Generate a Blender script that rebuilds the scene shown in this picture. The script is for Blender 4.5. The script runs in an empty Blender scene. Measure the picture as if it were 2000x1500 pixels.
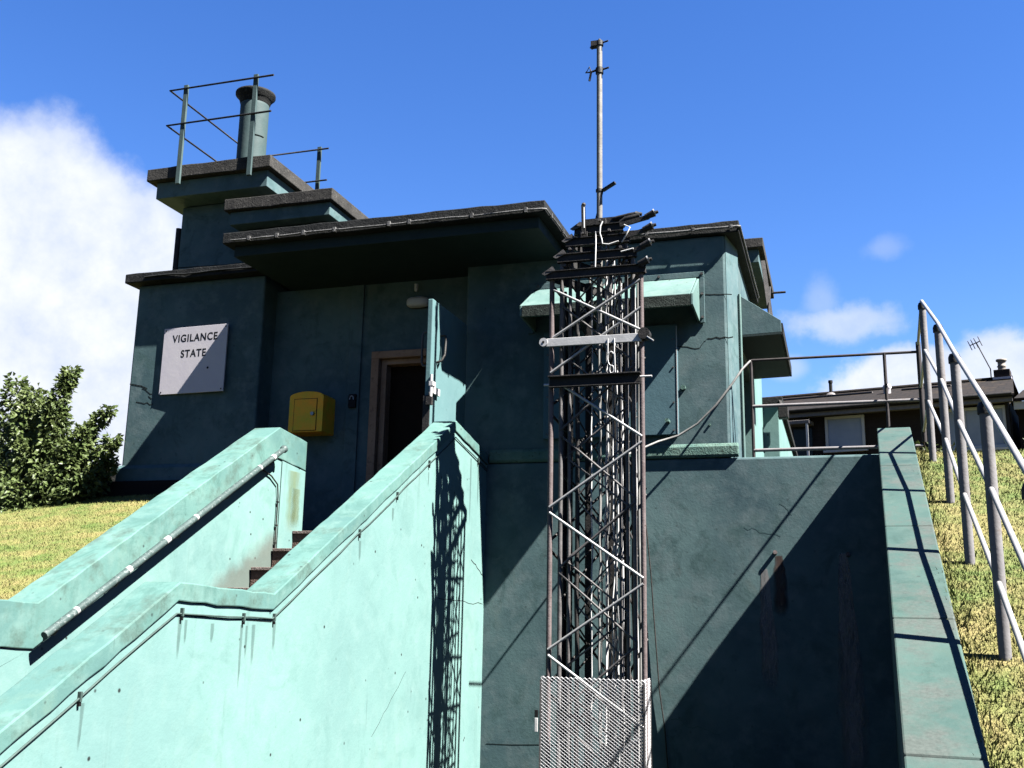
import bpy, bmesh, math, random
import numpy as np
from mathutils import Vector, Matrix

random.seed(7); RNG = np.random.default_rng(7)
SC = bpy.context.scene
COL = SC.collection
rad = math.radians

# ---------------------------------------------------------------- camera
cam_d = bpy.data.cameras.new('camera'); cam = bpy.data.objects.new('camera', cam_d); COL.objects.link(cam)
yaw, pit, rol = rad(-17.61), rad(12.28), rad(1.04)
fwd = Vector((math.sin(yaw)*math.cos(pit), math.cos(yaw)*math.cos(pit), math.sin(pit)))
rt = Vector((math.cos(yaw), -math.sin(yaw), 0)); up = rt.cross(fwd)
rt2 = rt*math.cos(rol) + up*math.sin(rol); up2 = up*math.cos(rol) - rt*math.sin(rol)
M4 = Matrix((rt2, up2, -fwd)).transposed().to_4x4(); M4.translation = Vector((0, 0, 1.6))
cam.matrix_world = M4
cam_d.sensor_width = 36; cam_d.lens = 36.0; cam_d.clip_start = 0.05; cam_d.clip_end = 2000
SC.camera = cam

# ---------------------------------------------------------------- light
TO_SUN = Vector((1.0, -0.235, 1.30)).normalized()
SUN_EL = math.asin(TO_SUN.z); SUN_AZ = math.atan2(TO_SUN.x, TO_SUN.y)
sd = bpy.data.lights.new('sun', 'SUN'); sd.energy = 5.0; sd.angle = rad(0.5); sd.color = (1.0, 0.96, 0.90)
so = bpy.data.objects.new('sun', sd); COL.objects.link(so)
so.rotation_euler = (-TO_SUN).to_track_quat('-Z', 'Y').to_euler(); so.location = (20, -4, 26)
SC.view_settings.view_transform = 'Standard'; SC.view_settings.look = 'None'
SC.view_settings.gamma = 1.0; SC.view_settings.exposure = 3.74
SC.view_settings.use_curve_mapping = False
SC.cycles.diffuse_bounces = 1; SC.cycles.glossy_bounces = 2; SC.cycles.max_bounces = 4

W = bpy.data.worlds.new('World'); SC.world = W; W.use_nodes = True
def build_world():
    nt = W.node_tree; N = nt.nodes; L = nt.links; N.clear()
    out = N.new('ShaderNodeOutputWorld'); bg = N.new('ShaderNodeBackground'); bg.inputs[1].default_value = 0.05
    sky = N.new('ShaderNodeTexSky'); sky.sky_type = 'NISHITA'; sky.sun_disc = False
    sky.sun_elevation = SUN_EL; sky.sun_rotation = SUN_AZ; sky.altitude = 200; sky.air_density = 1.0
    sky.dust_density = 0.0; sky.ozone_density = 4.0
    hs = N.new('ShaderNodeHueSaturation'); hs.inputs['Saturation'].default_value = 1.25; hs.inputs['Value'].default_value = 0.365
    hs.inputs['Hue'].default_value = 0.514
    L.new(sky.outputs[0], hs.inputs['Color'])
    tc = N.new('ShaderNodeTexCoord'); sx = N.new('ShaderNodeSeparateXYZ'); L.new(tc.outputs['Generated'], sx.inputs[0])
    def m(op, a, b=None, c=None):
        n = N.new('ShaderNodeMath'); n.operation = op
        for i, v in enumerate((a, b, c)):
            if v is None: continue
            if isinstance(v, (int, float)): n.inputs[i].default_value = v
            else: L.new(v, n.inputs[i])
        return n.outputs[0]
    az = m('MULTIPLY', m('ARCTAN2', sx.outputs[0], sx.outputs[1]), 180/math.pi)
    el = m('MULTIPLY', m('ARCSINE', sx.outputs[2]), 180/math.pi)
    def noise(scale, det, rough=0.6):
        n = N.new('ShaderNodeTexNoise'); n.inputs['Scale'].default_value = scale; n.inputs['Detail'].default_value = det
        n.inputs['Roughness'].default_value = rough; L.new(tc.outputs['Generated'], n.inputs['Vector']); return n.outputs[0]
    n1 = noise(7, 9, 0.58); n2 = noise(24, 8, 0.62)
    def blob(a0, e0, ra, re, soft, namp, nz, strength=1.0):
        dx = m('DIVIDE', m('SUBTRACT', az, a0), ra); dy = m('DIVIDE', m('SUBTRACT', el, e0), re)
        d = m('SQRT', m('ADD', m('MULTIPLY', dx, dx), m('MULTIPLY', dy, dy)))
        d = m('ADD', d, m('MULTIPLY', m('SUBTRACT', nz, 0.5), namp))
        r = N.new('ShaderNodeMapRange'); r.interpolation_type = 'SMOOTHSTEP'
        L.new(d, r.inputs[0]); r.inputs[1].default_value = 1.0+soft; r.inputs[2].default_value = 1.0-soft
        r.inputs[3].default_value = 0; r.inputs[4].default_value = strength
        return r.outputs[0]
    n3 = m('ADD', m('MULTIPLY', n1, 0.72), m('MULTIPLY', n2, 0.28))
    bl = [blob(-47, 13, 14, 10.3, 0.12, 0.85, n3), blob(-47, 11, 30, 6, 0.5, 0.8, n1, 0.75),
          blob(4.0, 11.8, 4.3, 1.85, 0.22, 1.1, n2, 0.95), blob(8.6, 12.2, 2.6, 1.9, 0.3, 1.3, n2, 0.9),
          blob(-2.2, 13.0, 1.0, 0.6, 0.5, 1.2, n2, 0.4),
          blob(0.8, 15.2, 2.2, 0.75, 0.7, 3.0, n2, 0.65), blob(-0.2, 16.4, 0.8, 1.1, 0.75, 2.6, n2, 0.28), blob(3.2, 19.0, 0.8, 0.5, 0.85, 3.0, n2, 0.22)]
    acc = bl[0]
    for b in bl[1:]: acc = m('MAXIMUM', acc, b)
    cr = N.new('ShaderNodeMapRange'); L.new(n2, cr.inputs[0]); cr.inputs[1].default_value = 0.3; cr.inputs[2].default_value = 0.7
    cc = N.new('ShaderNodeMix'); cc.data_type = 'RGBA'; L.new(cr.outputs[0], cc.inputs[0])
    cc.inputs[6].default_value = (1.10, 1.23, 1.53, 1); cc.inputs[7].default_value = (1.52, 1.57, 1.70, 1)
    mx = N.new('ShaderNodeMix'); mx.data_type = 'RGBA'; L.new(acc, mx.inputs[0])
    hz = N.new('ShaderNodeMapRange'); hz.interpolation_type = 'SMOOTHSTEP'; L.new(el, hz.inputs[0])
    hz.inputs[1].default_value = -2; hz.inputs[2].default_value = 13; hz.inputs[3].default_value = 0.25; hz.inputs[4].default_value = 1.0
    hm = N.new('ShaderNodeMix'); hm.data_type = 'RGBA'; hm.blend_type = 'MULTIPLY'; hm.inputs[0].default_value = 1.0
    L.new(hs.outputs[0], hm.inputs[6]); L.new(hz.outputs[0], hm.inputs[7])
    L.new(hm.outputs[2], mx.inputs[6]); L.new(cc.outputs[2], mx.inputs[7])
    L.new(mx.outputs[2], bg.inputs[0]); L.new(bg.outputs[0], out.inputs[0])
build_world()

# ---------------------------------------------------------------- materials
ALB = 0.20      # common albedo level of all materials
class NT:
    def __init__(s, name):
        s.m = bpy.data.materials.new(name); s.m.use_nodes = True; s.t = s.m.node_tree; s.N = s.t.nodes; s.L = s.t.links
        s.b = s.N['Principled BSDF']; s.geo = s.N.new('ShaderNodeNewGeometry'); s.pos = s.geo.outputs['Position']; s.b.inputs['Specular IOR Level'].default_value = 0.08
    def mapped(s, sc, src=None):
        n = s.N.new('ShaderNodeMapping'); n.inputs['Scale'].default_value = sc; s.L.new(src or s.pos, n.inputs[0]); return n.outputs[0]
    def noise(s, scale, det=5, rough=0.6, vec=None, dist=0.0):
        n = s.N.new('ShaderNodeTexNoise'); n.inputs['Scale'].default_value = scale; n.inputs['Detail'].default_value = det
        n.inputs['Roughness'].default_value = rough; n.inputs['Distortion'].default_value = dist
        s.L.new(vec or s.pos, n.inputs['Vector']); return n.outputs[0]
    def voro(s, scale, vec=None, feat='F1'):
        n = s.N.new('ShaderNodeTexVoronoi'); n.inputs['Scale'].default_value = scale; n.feature = feat
        s.L.new(vec or s.pos, n.inputs['Vector']); return n.outputs['Distance']
    def rng(s, v, a, b, c=0.0, d=1.0):
        n = s.N.new('ShaderNodeMapRange'); s.L.new(v, n.inputs[0])
        for i, x in enumerate((a, b, c, d)): n.inputs[i+1].default_value = x
        return n.outputs[0]
    def mix(s, f, a, b, mode='MIX'):
        n = s.N.new('ShaderNodeMix'); n.data_type = 'RGBA'; n.blend_type = mode
        for i, v in ((0, f), (6, a), (7, b)):
            if isinstance(v, (int, float)): n.inputs[i].default_value = v
            elif isinstance(v, tuple): n.inputs[i].default_value = v + (1,) if len(v) == 3 else v
            else: s.L.new(v, n.inputs[i])
        return n.outputs[2]
    def math(s, op, a, b):
        n = s.N.new('ShaderNodeMath'); n.operation = op
        for i, v in enumerate((a, b)):
            if isinstance(v, (int, float)): n.inputs[i].default_value = v
            else: s.L.new(v, n.inputs[i])
        return n.outputs[0]
    def color(s, c):
        c = s.mix(1.0, c, (ALB, ALB, ALB), 'MULTIPLY'); s.L.new(c, s.b.inputs['Base Color']); return c
    def bump(s, h, st=0.3, dist=0.01):
        n = s.N.new('ShaderNodeBump'); n.inputs['Strength'].default_value = st; n.inputs['Distance'].default_value = dist
        s.L.new(h, n.inputs['Height']); s.L.new(n.outputs[0], s.b.inputs['Normal'])
    def rough(s, v, metal=0.0):
        s.b.inputs['Roughness'].default_value = v; s.b.inputs['Metallic'].default_value = metal

def paint(name, base, wear=1.0, streak=1.0, specks=1.0, worn=None, worn_amt=0.0, rough=0.65):
    s = NT(name)
    n1 = s.noise(0.9, 6, 0.62); n2 = s.noise(6.5, 6, 0.65)
    c = s.mix(s.rng(n1, 0.36, 0.66), (base[0]*(1-0.24*wear), base[1]*(1-0.20*wear), base[2]*(1-0.16*wear)), tuple(min(1, x*(1+0.12*wear)) for x in base))
    np_ = s.noise(3.4, 9, 0.72, None, 0.7)
    c = s.mix(s.rng(np_, 0.52, 0.62, 0, 0.48*wear), c, (base[0]*0.60, base[1]*0.68, base[2]*0.68))
    ng = s.noise(1.9, 7, 0.72, s.mapped((1, 1, 0.55)), 0.4)
    c = s.mix(s.rng(ng, 0.56, 0.66, 0, 0.30*wear), c, (base[0]*1.25, base[1]*1.02, base[2]*0.94))
    c = s.mix(s.rng(n2, 0.48, 0.68, 0, 0.36*wear), c, (base[0]*1.45, base[1]*1.22, base[2]*1.25))
    # pale and dark run marks
    v = s.mapped((9.0, 9.0, 0.55)); st = s.noise(1.0, 6, 0.6, v)
    st_m = s.math('MULTIPLY', s.rng(st, 0.58, 0.74), s.rng(s.noise(1.4, 3), 0.40, 0.62))
    c = s.mix(s.math('MULTIPLY', st_m, 0.42*streak), c, (base[0]*0.55, base[1]*0.58, base[2]*0.56))
    v2 = s.mapped((26.0, 26.0, 1.6)); st2 = s.noise(1.0, 4, 0.6, v2)
    st2m = s.math('MULTIPLY', s.rng(st2, 0.66, 0.76), s.rng(s.noise(2.6, 2), 0.52, 0.64))
    c = s.mix(s.math('MULTIPLY', st2m, 0.5*streak), c, (0.05, 0.075, 0.07))
    # pin holes and chips
    vo = s.voro(8.0); sp = s.math('MULTIPLY', s.rng(vo, 0.05, 0.10, 1, 0), s.rng(s.noise(2.0, 2), 0.40, 0.46))
    c = s.mix(s.math('MULTIPLY', sp, 0.8*specks), c, (0.03, 0.04, 0.04))
    if worn is not None:
        wn = s.noise(3.6, 7, 0.68); wm = s.rng(wn, 0.60-worn_amt*0.25, 0.68-worn_amt*0.1)
        wc = s.mix(s.rng(s.noise(60, 3, 0.7), 0.35, 0.65), worn, tuple(x*1.45 for x in worn))
        c = s.mix(s.math('MULTIPLY', wm, 0.85), c, wc)
    s.color(c); s.rough(rough)
    h = s.math('ADD', s.math('MULTIPLY', s.noise(3.0, 5), 0.8), s.math('MULTIPLY', s.noise(45, 4, 0.7), 0.22))
    s.bump(h, 0.26, 0.02)
    return s.m

def simple(name, c, rough=0.6, metal=0.0, var=0.25, scale=14.0, bump=0.15, spec=None):
    s = NT(name); n = s.noise(scale, 6, 0.65)
    s.color(s.mix(s.rng(n, 0.3, 0.7), tuple(x*(1-var) for x in c), tuple(min(1, x*(1+var)) for x in c)))
    s.rough(rough, metal); s.bump(s.noise(scale*4, 4, 0.65), bump, 0.006)
    if spec is not None: s.b.inputs['Specular IOR Level'].default_value = spec
    return s.m

def patchy(name, a, b, c2, rough=0.85, sc=5.0, bump=0.5):
    s = NT(name); n = s.noise(sc, 7, 0.7); n2 = s.noise(sc*6, 5, 0.7)
    c = s.mix(s.rng(n, 0.38, 0.62), a, b); c = s.mix(s.rng(n2, 0.56, 0.70), c, c2)
    s.color(c); s.rough(rough); s.bump(s.math('ADD', n2, s.noise(70, 3)), bump, 0.012); return s.m

GREEN = (0.165, 0.345, 0.325)
MAT = {}
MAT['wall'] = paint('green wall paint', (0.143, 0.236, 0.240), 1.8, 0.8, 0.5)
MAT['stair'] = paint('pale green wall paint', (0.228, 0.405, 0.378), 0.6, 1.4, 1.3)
def stepdirt():
    m = paint('pale green wall paint, dirty along the steps', (0.225, 0.402, 0.372), 0.8, 1.4, 1.3)
    t = m.node_tree; N = t.nodes; L = t.links
    b = N['Principled BSDF']; src = b.inputs['Base Color'].links[0].from_socket
    g = N.new('ShaderNodeNewGeometry'); sp = N.new('ShaderNodeSeparateXYZ'); L.new(g.outputs['Position'], sp.inputs[0])
    def mt(op, a, c):
        n = N.new('ShaderNodeMath'); n.operation = op
        for i, v in enumerate((a, c)):
            if isinstance(v, (int, float)): n.inputs[i].default_value = v
            else: L.new(v, n.inputs[i])
        return n.outputs[0]
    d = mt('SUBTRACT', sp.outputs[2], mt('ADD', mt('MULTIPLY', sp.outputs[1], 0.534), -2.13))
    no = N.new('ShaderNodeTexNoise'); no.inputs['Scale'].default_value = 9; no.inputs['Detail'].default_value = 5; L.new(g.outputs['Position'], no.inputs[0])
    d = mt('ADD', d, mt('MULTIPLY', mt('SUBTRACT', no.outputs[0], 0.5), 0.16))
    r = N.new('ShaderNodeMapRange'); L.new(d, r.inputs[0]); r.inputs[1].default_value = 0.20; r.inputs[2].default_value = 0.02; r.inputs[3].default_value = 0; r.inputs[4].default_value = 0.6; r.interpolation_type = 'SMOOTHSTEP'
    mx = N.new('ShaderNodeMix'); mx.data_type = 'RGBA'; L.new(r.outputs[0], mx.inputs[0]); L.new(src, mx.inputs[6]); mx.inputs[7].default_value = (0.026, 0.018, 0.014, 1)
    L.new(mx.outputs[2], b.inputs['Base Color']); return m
MAT['stairdirt'] = stepdirt()
MAT['coping'] = paint('green coping paint', (0.160, 0.315, 0.278), 1.5, 1.0, 1.0, worn=(0.085, 0.145, 0.125), worn_amt=0.30)
MAT['wire'] = simple('dark green cable', (0.075, 0.12, 0.11), 0.6)
MAT['soffit'] = paint('soffit paint darkened for shade', (0.030, 0.055, 0.055), 1.0, 0.5, 0.0)  # shade of the undersides put into the paint as a near-black colour
MAT['slabtop'] = paint('worn green coping', (0.080, 0.150, 0.130), 1.5, 0.3, 0.8, worn=(0.090, 0.104, 0.096), worn_amt=0.6)
MAT['hood'] = paint('hood paint', (0.20, 0.33, 0.30), 1.2, 0.8, 1.2)
MAT['cap'] = patchy('weathered concrete', (0.040, 0.039, 0.038), (0.080, 0.077, 0.072), (0.16, 0.155, 0.145))
MAT['felt'] = patchy('roofing felt', (0.012, 0.014, 0.015), (0.026, 0.028, 0.029), (0.075, 0.078, 0.078), 0.8)
MAT['mottle'] = patchy('mossy ledge', (0.11, 0.23, 0.20), (0.20, 0.32, 0.27), (0.05, 0.075, 0.05))
MAT['lip'] = patchy('dark mossy lip', (0.025, 0.034, 0.030), (0.06, 0.08, 0.07), (0.12, 0.16, 0.14), 0.9, 7)
MAT['pole'] = patchy('weathered zinc pole', (0.24, 0.235, 0.22), (0.36, 0.35, 0.33), (0.16, 0.14, 0.12), 0.5, 8, 0.1)
MAT['conduit'] = patchy('lead strip', (0.10, 0.10, 0.10), (0.25, 0.25, 0.25), (0.03, 0.03, 0.03), 0.5, 9)
MAT['black'] = simple('black rubber', (0.012, 0.012, 0.013), 0.6)
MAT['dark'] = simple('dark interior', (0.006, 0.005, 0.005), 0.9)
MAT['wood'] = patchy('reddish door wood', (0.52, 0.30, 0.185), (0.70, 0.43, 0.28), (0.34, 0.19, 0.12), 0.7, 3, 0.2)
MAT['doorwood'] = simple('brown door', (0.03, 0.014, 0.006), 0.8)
MAT['sign'] = simple('white sign board', (0.95, 0.90, 1.0), 0.5, 0, 0.06, 3)
MAT['ink'] = simple('black sign ink', (0.012, 0.012, 0.015), 0.6)
MAT['yellow'] = simple('yellow box paint', (2.3, 0.84, 0.06), 0.5, 0, 0.10, 6)
MAT['chrome'] = simple('bright metal', (0.55, 0.55, 0.56), 0.3, 0.9, 0.1)
MAT['lamp'] = simple('frosted lamp cover', (1.0, 0.98, 1.0), 0.4, 0, 0.08, 8)
MAT['rail'] = patchy('flaking grey rail', (0.070, 0.108, 0.104), (0.10, 0.15, 0.145), (0.34, 0.38, 0.38), 0.5, 7, 0.2)
MAT['steel'] = patchy('galvanised steel', (0.12, 0.115, 0.115), (0.21, 0.20, 0.20), (0.085, 0.065, 0.055), 0.5, 8, 0.15)
MAT['rust'] = patchy('rusty steel leg', (0.16, 0.125, 0.125), (0.23, 0.19, 0.19), (0.10, 0.06, 0.05), 0.65, 6, 0.2)
MAT['darksteel'] = patchy('dark steel', (0.028, 0.027, 0.027), (0.055, 0.052, 0.050), (0.10, 0.09, 0.085), 0.55, 9, 0.2)
MAT['brightsteel'] = simple('bright steel', (0.85, 0.85, 0.85), 0.45, 0.2, 0.15)
MAT['mesh'] = simple('zinc mesh', (0.55, 0.55, 0.57), 0.5, 0.0, 0.15)
MAT['cable'] = simple('grey cable', (0.30, 0.30, 0.29), 0.5)
MAT['whitecable'] = simple('white cable', (0.95, 0.95, 0.93), 0.5)
MAT['postpaint'] = patchy('grey painted tube', (0.27, 0.26, 0.268), (0.34, 0.328, 0.336), (0.24, 0.20, 0.18), 0.6, 6, 0.1)
MAT['railgrey'] = simple('zinc tube', (0.62, 0.62, 0.62), 0.4, 0.3, 0.12)
MAT['darkrail'] = simple('dark rail', (0.075, 0.065, 0.065), 0.55)
MAT['brickdark'] = None
MAT['cabinet'] = paint('blue grey cabinet paint', (0.115, 0.225, 0.265), 0.5, 0.3, 0.2)
MAT['doorpaint'] = paint('door paint', (0.16, 0.30, 0.31), 0.5, 0.9, 0.3)
MAT['pipepaint'] = paint('grey green pipe paint', (0.095, 0.150, 0.150), 0.8, 0.8, 0.3)
MAT['step'] = patchy('brown brick step', (0.16, 0.105, 0.085), (0.25, 0.17, 0.14), (0.34, 0.26, 0.23), 0.85, 6)
MAT['nosing'] = patchy('worn step edge', (0.22, 0.17, 0.15), (0.34, 0.28, 0.26), (0.40, 0.37, 0.33), 0.85, 9)
MAT['asphalt'] = patchy('asphalt', (0.035, 0.035, 0.036), (0.050, 0.049, 0.048), (0.07, 0.068, 0.066), 0.95, 3)
MAT['field'] = patchy('rough meadow', (0.030, 0.040, 0.014), (0.045, 0.055, 0.020), (0.060, 0.060, 0.026), 0.95, 0.2)
MAT['rendersill'] = simple('white window frame', (0.95, 0.94, 0.97), 0.5, 0, 0.06)
MAT['eave'] = simple('grey eave board', (0.26, 0.24, 0.24), 0.6)
def streak(name, a, b, axis, amt):
    s = NT(name); n = s.noise(7, 5, 0.65, s.mapped((3, 3, 0.6)))
    s.color(s.mix(s.rng(n, 0.35, 0.65), a, b)); s.rough(0.9)
    tc = s.N.new('ShaderNodeTexCoord'); sp = s.N.new('ShaderNodeSeparateXYZ'); s.L.new(tc.outputs['Generated'], sp.inputs[0])
    u = s.math('ABSOLUTE', s.math('SUBTRACT', sp.outputs[axis], 0.5), 0.0)
    u = s.math('ADD', u, s.math('MULTIPLY', s.math('SUBTRACT', s.noise(30, 4, 0.6, s.mapped((1, 1, 0.25))), 0.5), 0.5))
    m = s.math('MULTIPLY', s.rng(u, 0.46, 0.18), s.rng(sp.outputs[2], 0.0, 0.25))
    m = s.math('MULTIPLY', m, s.rng(s.noise(12, 4, 0.7, s.mapped((2, 2, 0.4))), 0.30, 0.55, 0.45, amt))
    tr = s.N.new('ShaderNodeBsdfTransparent'); mx = s.N.new('ShaderNodeMixShader'); s.L.new(m, mx.inputs[0])
    s.L.new(tr.outputs[0], mx.inputs[1]); s.L.new(s.b.outputs[0], mx.inputs[2]); s.L.new(mx.outputs[0], s.N['Material Output'].inputs[0]); return s.m
MAT['stain_pale'] = streak('lime streak', (0.26, 0.26, 0.26), (0.38, 0.37, 0.37), 0, 0.95)
MAT['stain_rust'] = streak('rust streak', (0.17, 0.12, 0.105), (0.08, 0.05, 0.042), 0, 0.85)
MAT['drip'] = streak('grey drip stain', (0.06, 0.115, 0.105), (0.10, 0.17, 0.155), 1, 0.30)
MAT['algae'] = streak('yellow green algae', (0.30, 0.33, 0.10), (0.22, 0.30, 0.12), 1, 0.32)
MAT['crack'] = simple('crack', (0.02, 0.034, 0.034), 0.9)
MAT['faint'] = simple('faint crack', (0.075, 0.165, 0.165), 0.9)
MAT['terra'] = simple('clay pot', (0.42, 0.38, 0.34), 0.7)
MAT['bark'] = simple('bark', (0.05, 0.04, 0.03), 0.9)

def brick(name, a, b, mort, sc=1.0):
    s = NT(name); n = s.N.new('ShaderNodeTexBrick'); n.inputs['Color1'].default_value = a+(1,); n.inputs['Color2'].default_value = b+(1,)
    n.inputs['Mortar'].default_value = mort+(1,); n.inputs['Scale'].default_value = 1.0
    n.inputs['Brick Width'].default_value = 0.225*sc; n.inputs['Row Height'].default_value = 0.075*sc; n.inputs['Mortar Size'].default_value = 0.006
    tc = s.N.new('ShaderNodeTexCoord')
    sp = s.N.new('ShaderNodeSeparateXYZ'); s.L.new(tc.outputs['Object'], sp.inputs[0])
    cb = s.N.new('ShaderNodeCombineXYZ'); s.L.new(sp.outputs[0], cb.inputs[0]); s.L.new(sp.outputs[2], cb.inputs[1])
    s.L.new(cb.outputs[0], n.inputs['Vector'])
    c = s.mix(s.rng(s.noise(5, 5), 0.35, 0.7, 0, 0.5), n.outputs['Color'], tuple(x*0.6 for x in a))
    s.color(c); s.rough(0.9); return s.m
MAT['brickdark'] = brick('dark plinth brick', (0.032, 0.021, 0.019), (0.024, 0.016, 0.015), (0.03, 0.026, 0.024))
MAT['housebrick'] = brick('brown house brick', (0.052, 0.038, 0.034), (0.036, 0.027, 0.025), (0.05, 0.045, 0.042))

def tiles(name):
    s = NT(name); tc = s.N.new('ShaderNodeTexCoord'); sp = s.N.new('ShaderNodeSeparateXYZ'); s.L.new(tc.outputs['Object'], sp.inputs[0])
    cb = s.N.new('ShaderNodeCombineXYZ'); s.L.new(sp.outputs[0], cb.inputs[0]); s.L.new(sp.outputs[2], cb.inputs[1])
    n = s.N.new('ShaderNodeTexBrick'); n.inputs['Color1'].default_value = (0.026, 0.018, 0.015, 1); n.inputs['Color2'].default_value = (0.017, 0.013, 0.0115, 1)
    n.inputs['Mortar'].default_value = (0.006, 0.005, 0.005, 1); n.inputs['Scale'].default_value = 1
    n.inputs['Brick Width'].default_value = 0.33; n.inputs['Row Height'].default_value = 0.13; n.inputs['Mortar Size'].default_value = 0.012
    s.L.new(cb.outputs[0], n.inputs['Vector'])
    mottle = s.math('MULTIPLY', s.rng(s.noise(1.6, 5, 0.7), 0.55, 0.72), s.rng(sp.outputs[0], 0.3, 2.2))  # brown patches, stronger towards the chimney end
    c = s.mix(mottle, n.outputs['Color'], (0.12, 0.085, 0.045)); s.color(c); s.rough(0.9); s.bump(n.outputs['Fac'], 0.5, 0.02); return s.m
MAT['tiles'] = tiles('brown roof tiles')

def grassmat(name, blade=False):
    s = NT(name)
    n = s.noise(1.15, 5, 0.65); n2 = s.noise(5, 5, 0.7)
    c = s.mix(s.rng(n, 0.42, 0.58), (0.37, 0.35, 0.125), (0.18, 0.28, 0.07))
    c = s.mix(s.rng(n2, 0.42, 0.70, 0, 0.75), c, (0.52, 0.41, 0.18))
    if blade:
        oi = s.noise(90, 2, 0.5); c = s.mix(s.rng(oi, 0.35, 0.65, 0, 0.6), c, (0.19, 0.23, 0.045))
        s.b.inputs['Subsurface Weight'].default_value = 0.0
    else:
        c = s.mix(0.2, c, (0.16, 0.13, 0.05)); s.bump(s.noise(40, 4, 0.7), 0.8, 0.03)
    s.color(c); s.rough(0.8); return s.m
MAT['lawn'] = grassmat('lawn soil'); MAT['blade'] = grassmat('grass blades', True)
def leafmat(name, a, b):
    s = NT(name); n = s.noise(6, 3); n2 = s.noise(45, 2)
    c = s.mix(s.rng(n, 0.35, 0.65), a, b); c = s.mix(s.rng(n2, 0.4, 0.7, 0, 0.5), c, tuple(x*1.5 for x in b)); c = s.color(c)
    s.rough(0.42); s.b.inputs['Specular IOR Level'].default_value = 0.12
    tr = s.N.new('ShaderNodeBsdfTranslucent'); s.L.new(c, tr.inputs[0]); mx = s.N.new('ShaderNodeMixShader'); mx.inputs[0].default_value = 0.33
    s.L.new(s.b.outputs[0], mx.inputs[1]); s.L.new(tr.outputs[0], mx.inputs[2]); s.L.new(mx.outputs[0], s.N['Material Output'].inputs[0])
    return s.m
MAT['leaf'] = leafmat('shrub leaves', (0.105, 0.165, 0.05), (0.20, 0.26, 0.09))
MAT['leafdark'] = leafmat('dark leaves', (0.06, 0.085, 0.025), (0.11, 0.14, 0.04))
def glassmat():
    s = NT('window with pale blind'); n = s.noise(2.2, 3)
    s.color(s.mix(s.rng(n, 0.3, 0.7), (0.46, 0.53, 0.68), (0.60, 0.67, 0.82))); s.rough(0.12); return s.m
MAT['pane'] = glassmat()
MAT['panedark'] = simple('dark glass', (0.03, 0.04, 0.045), 0.1)

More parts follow.
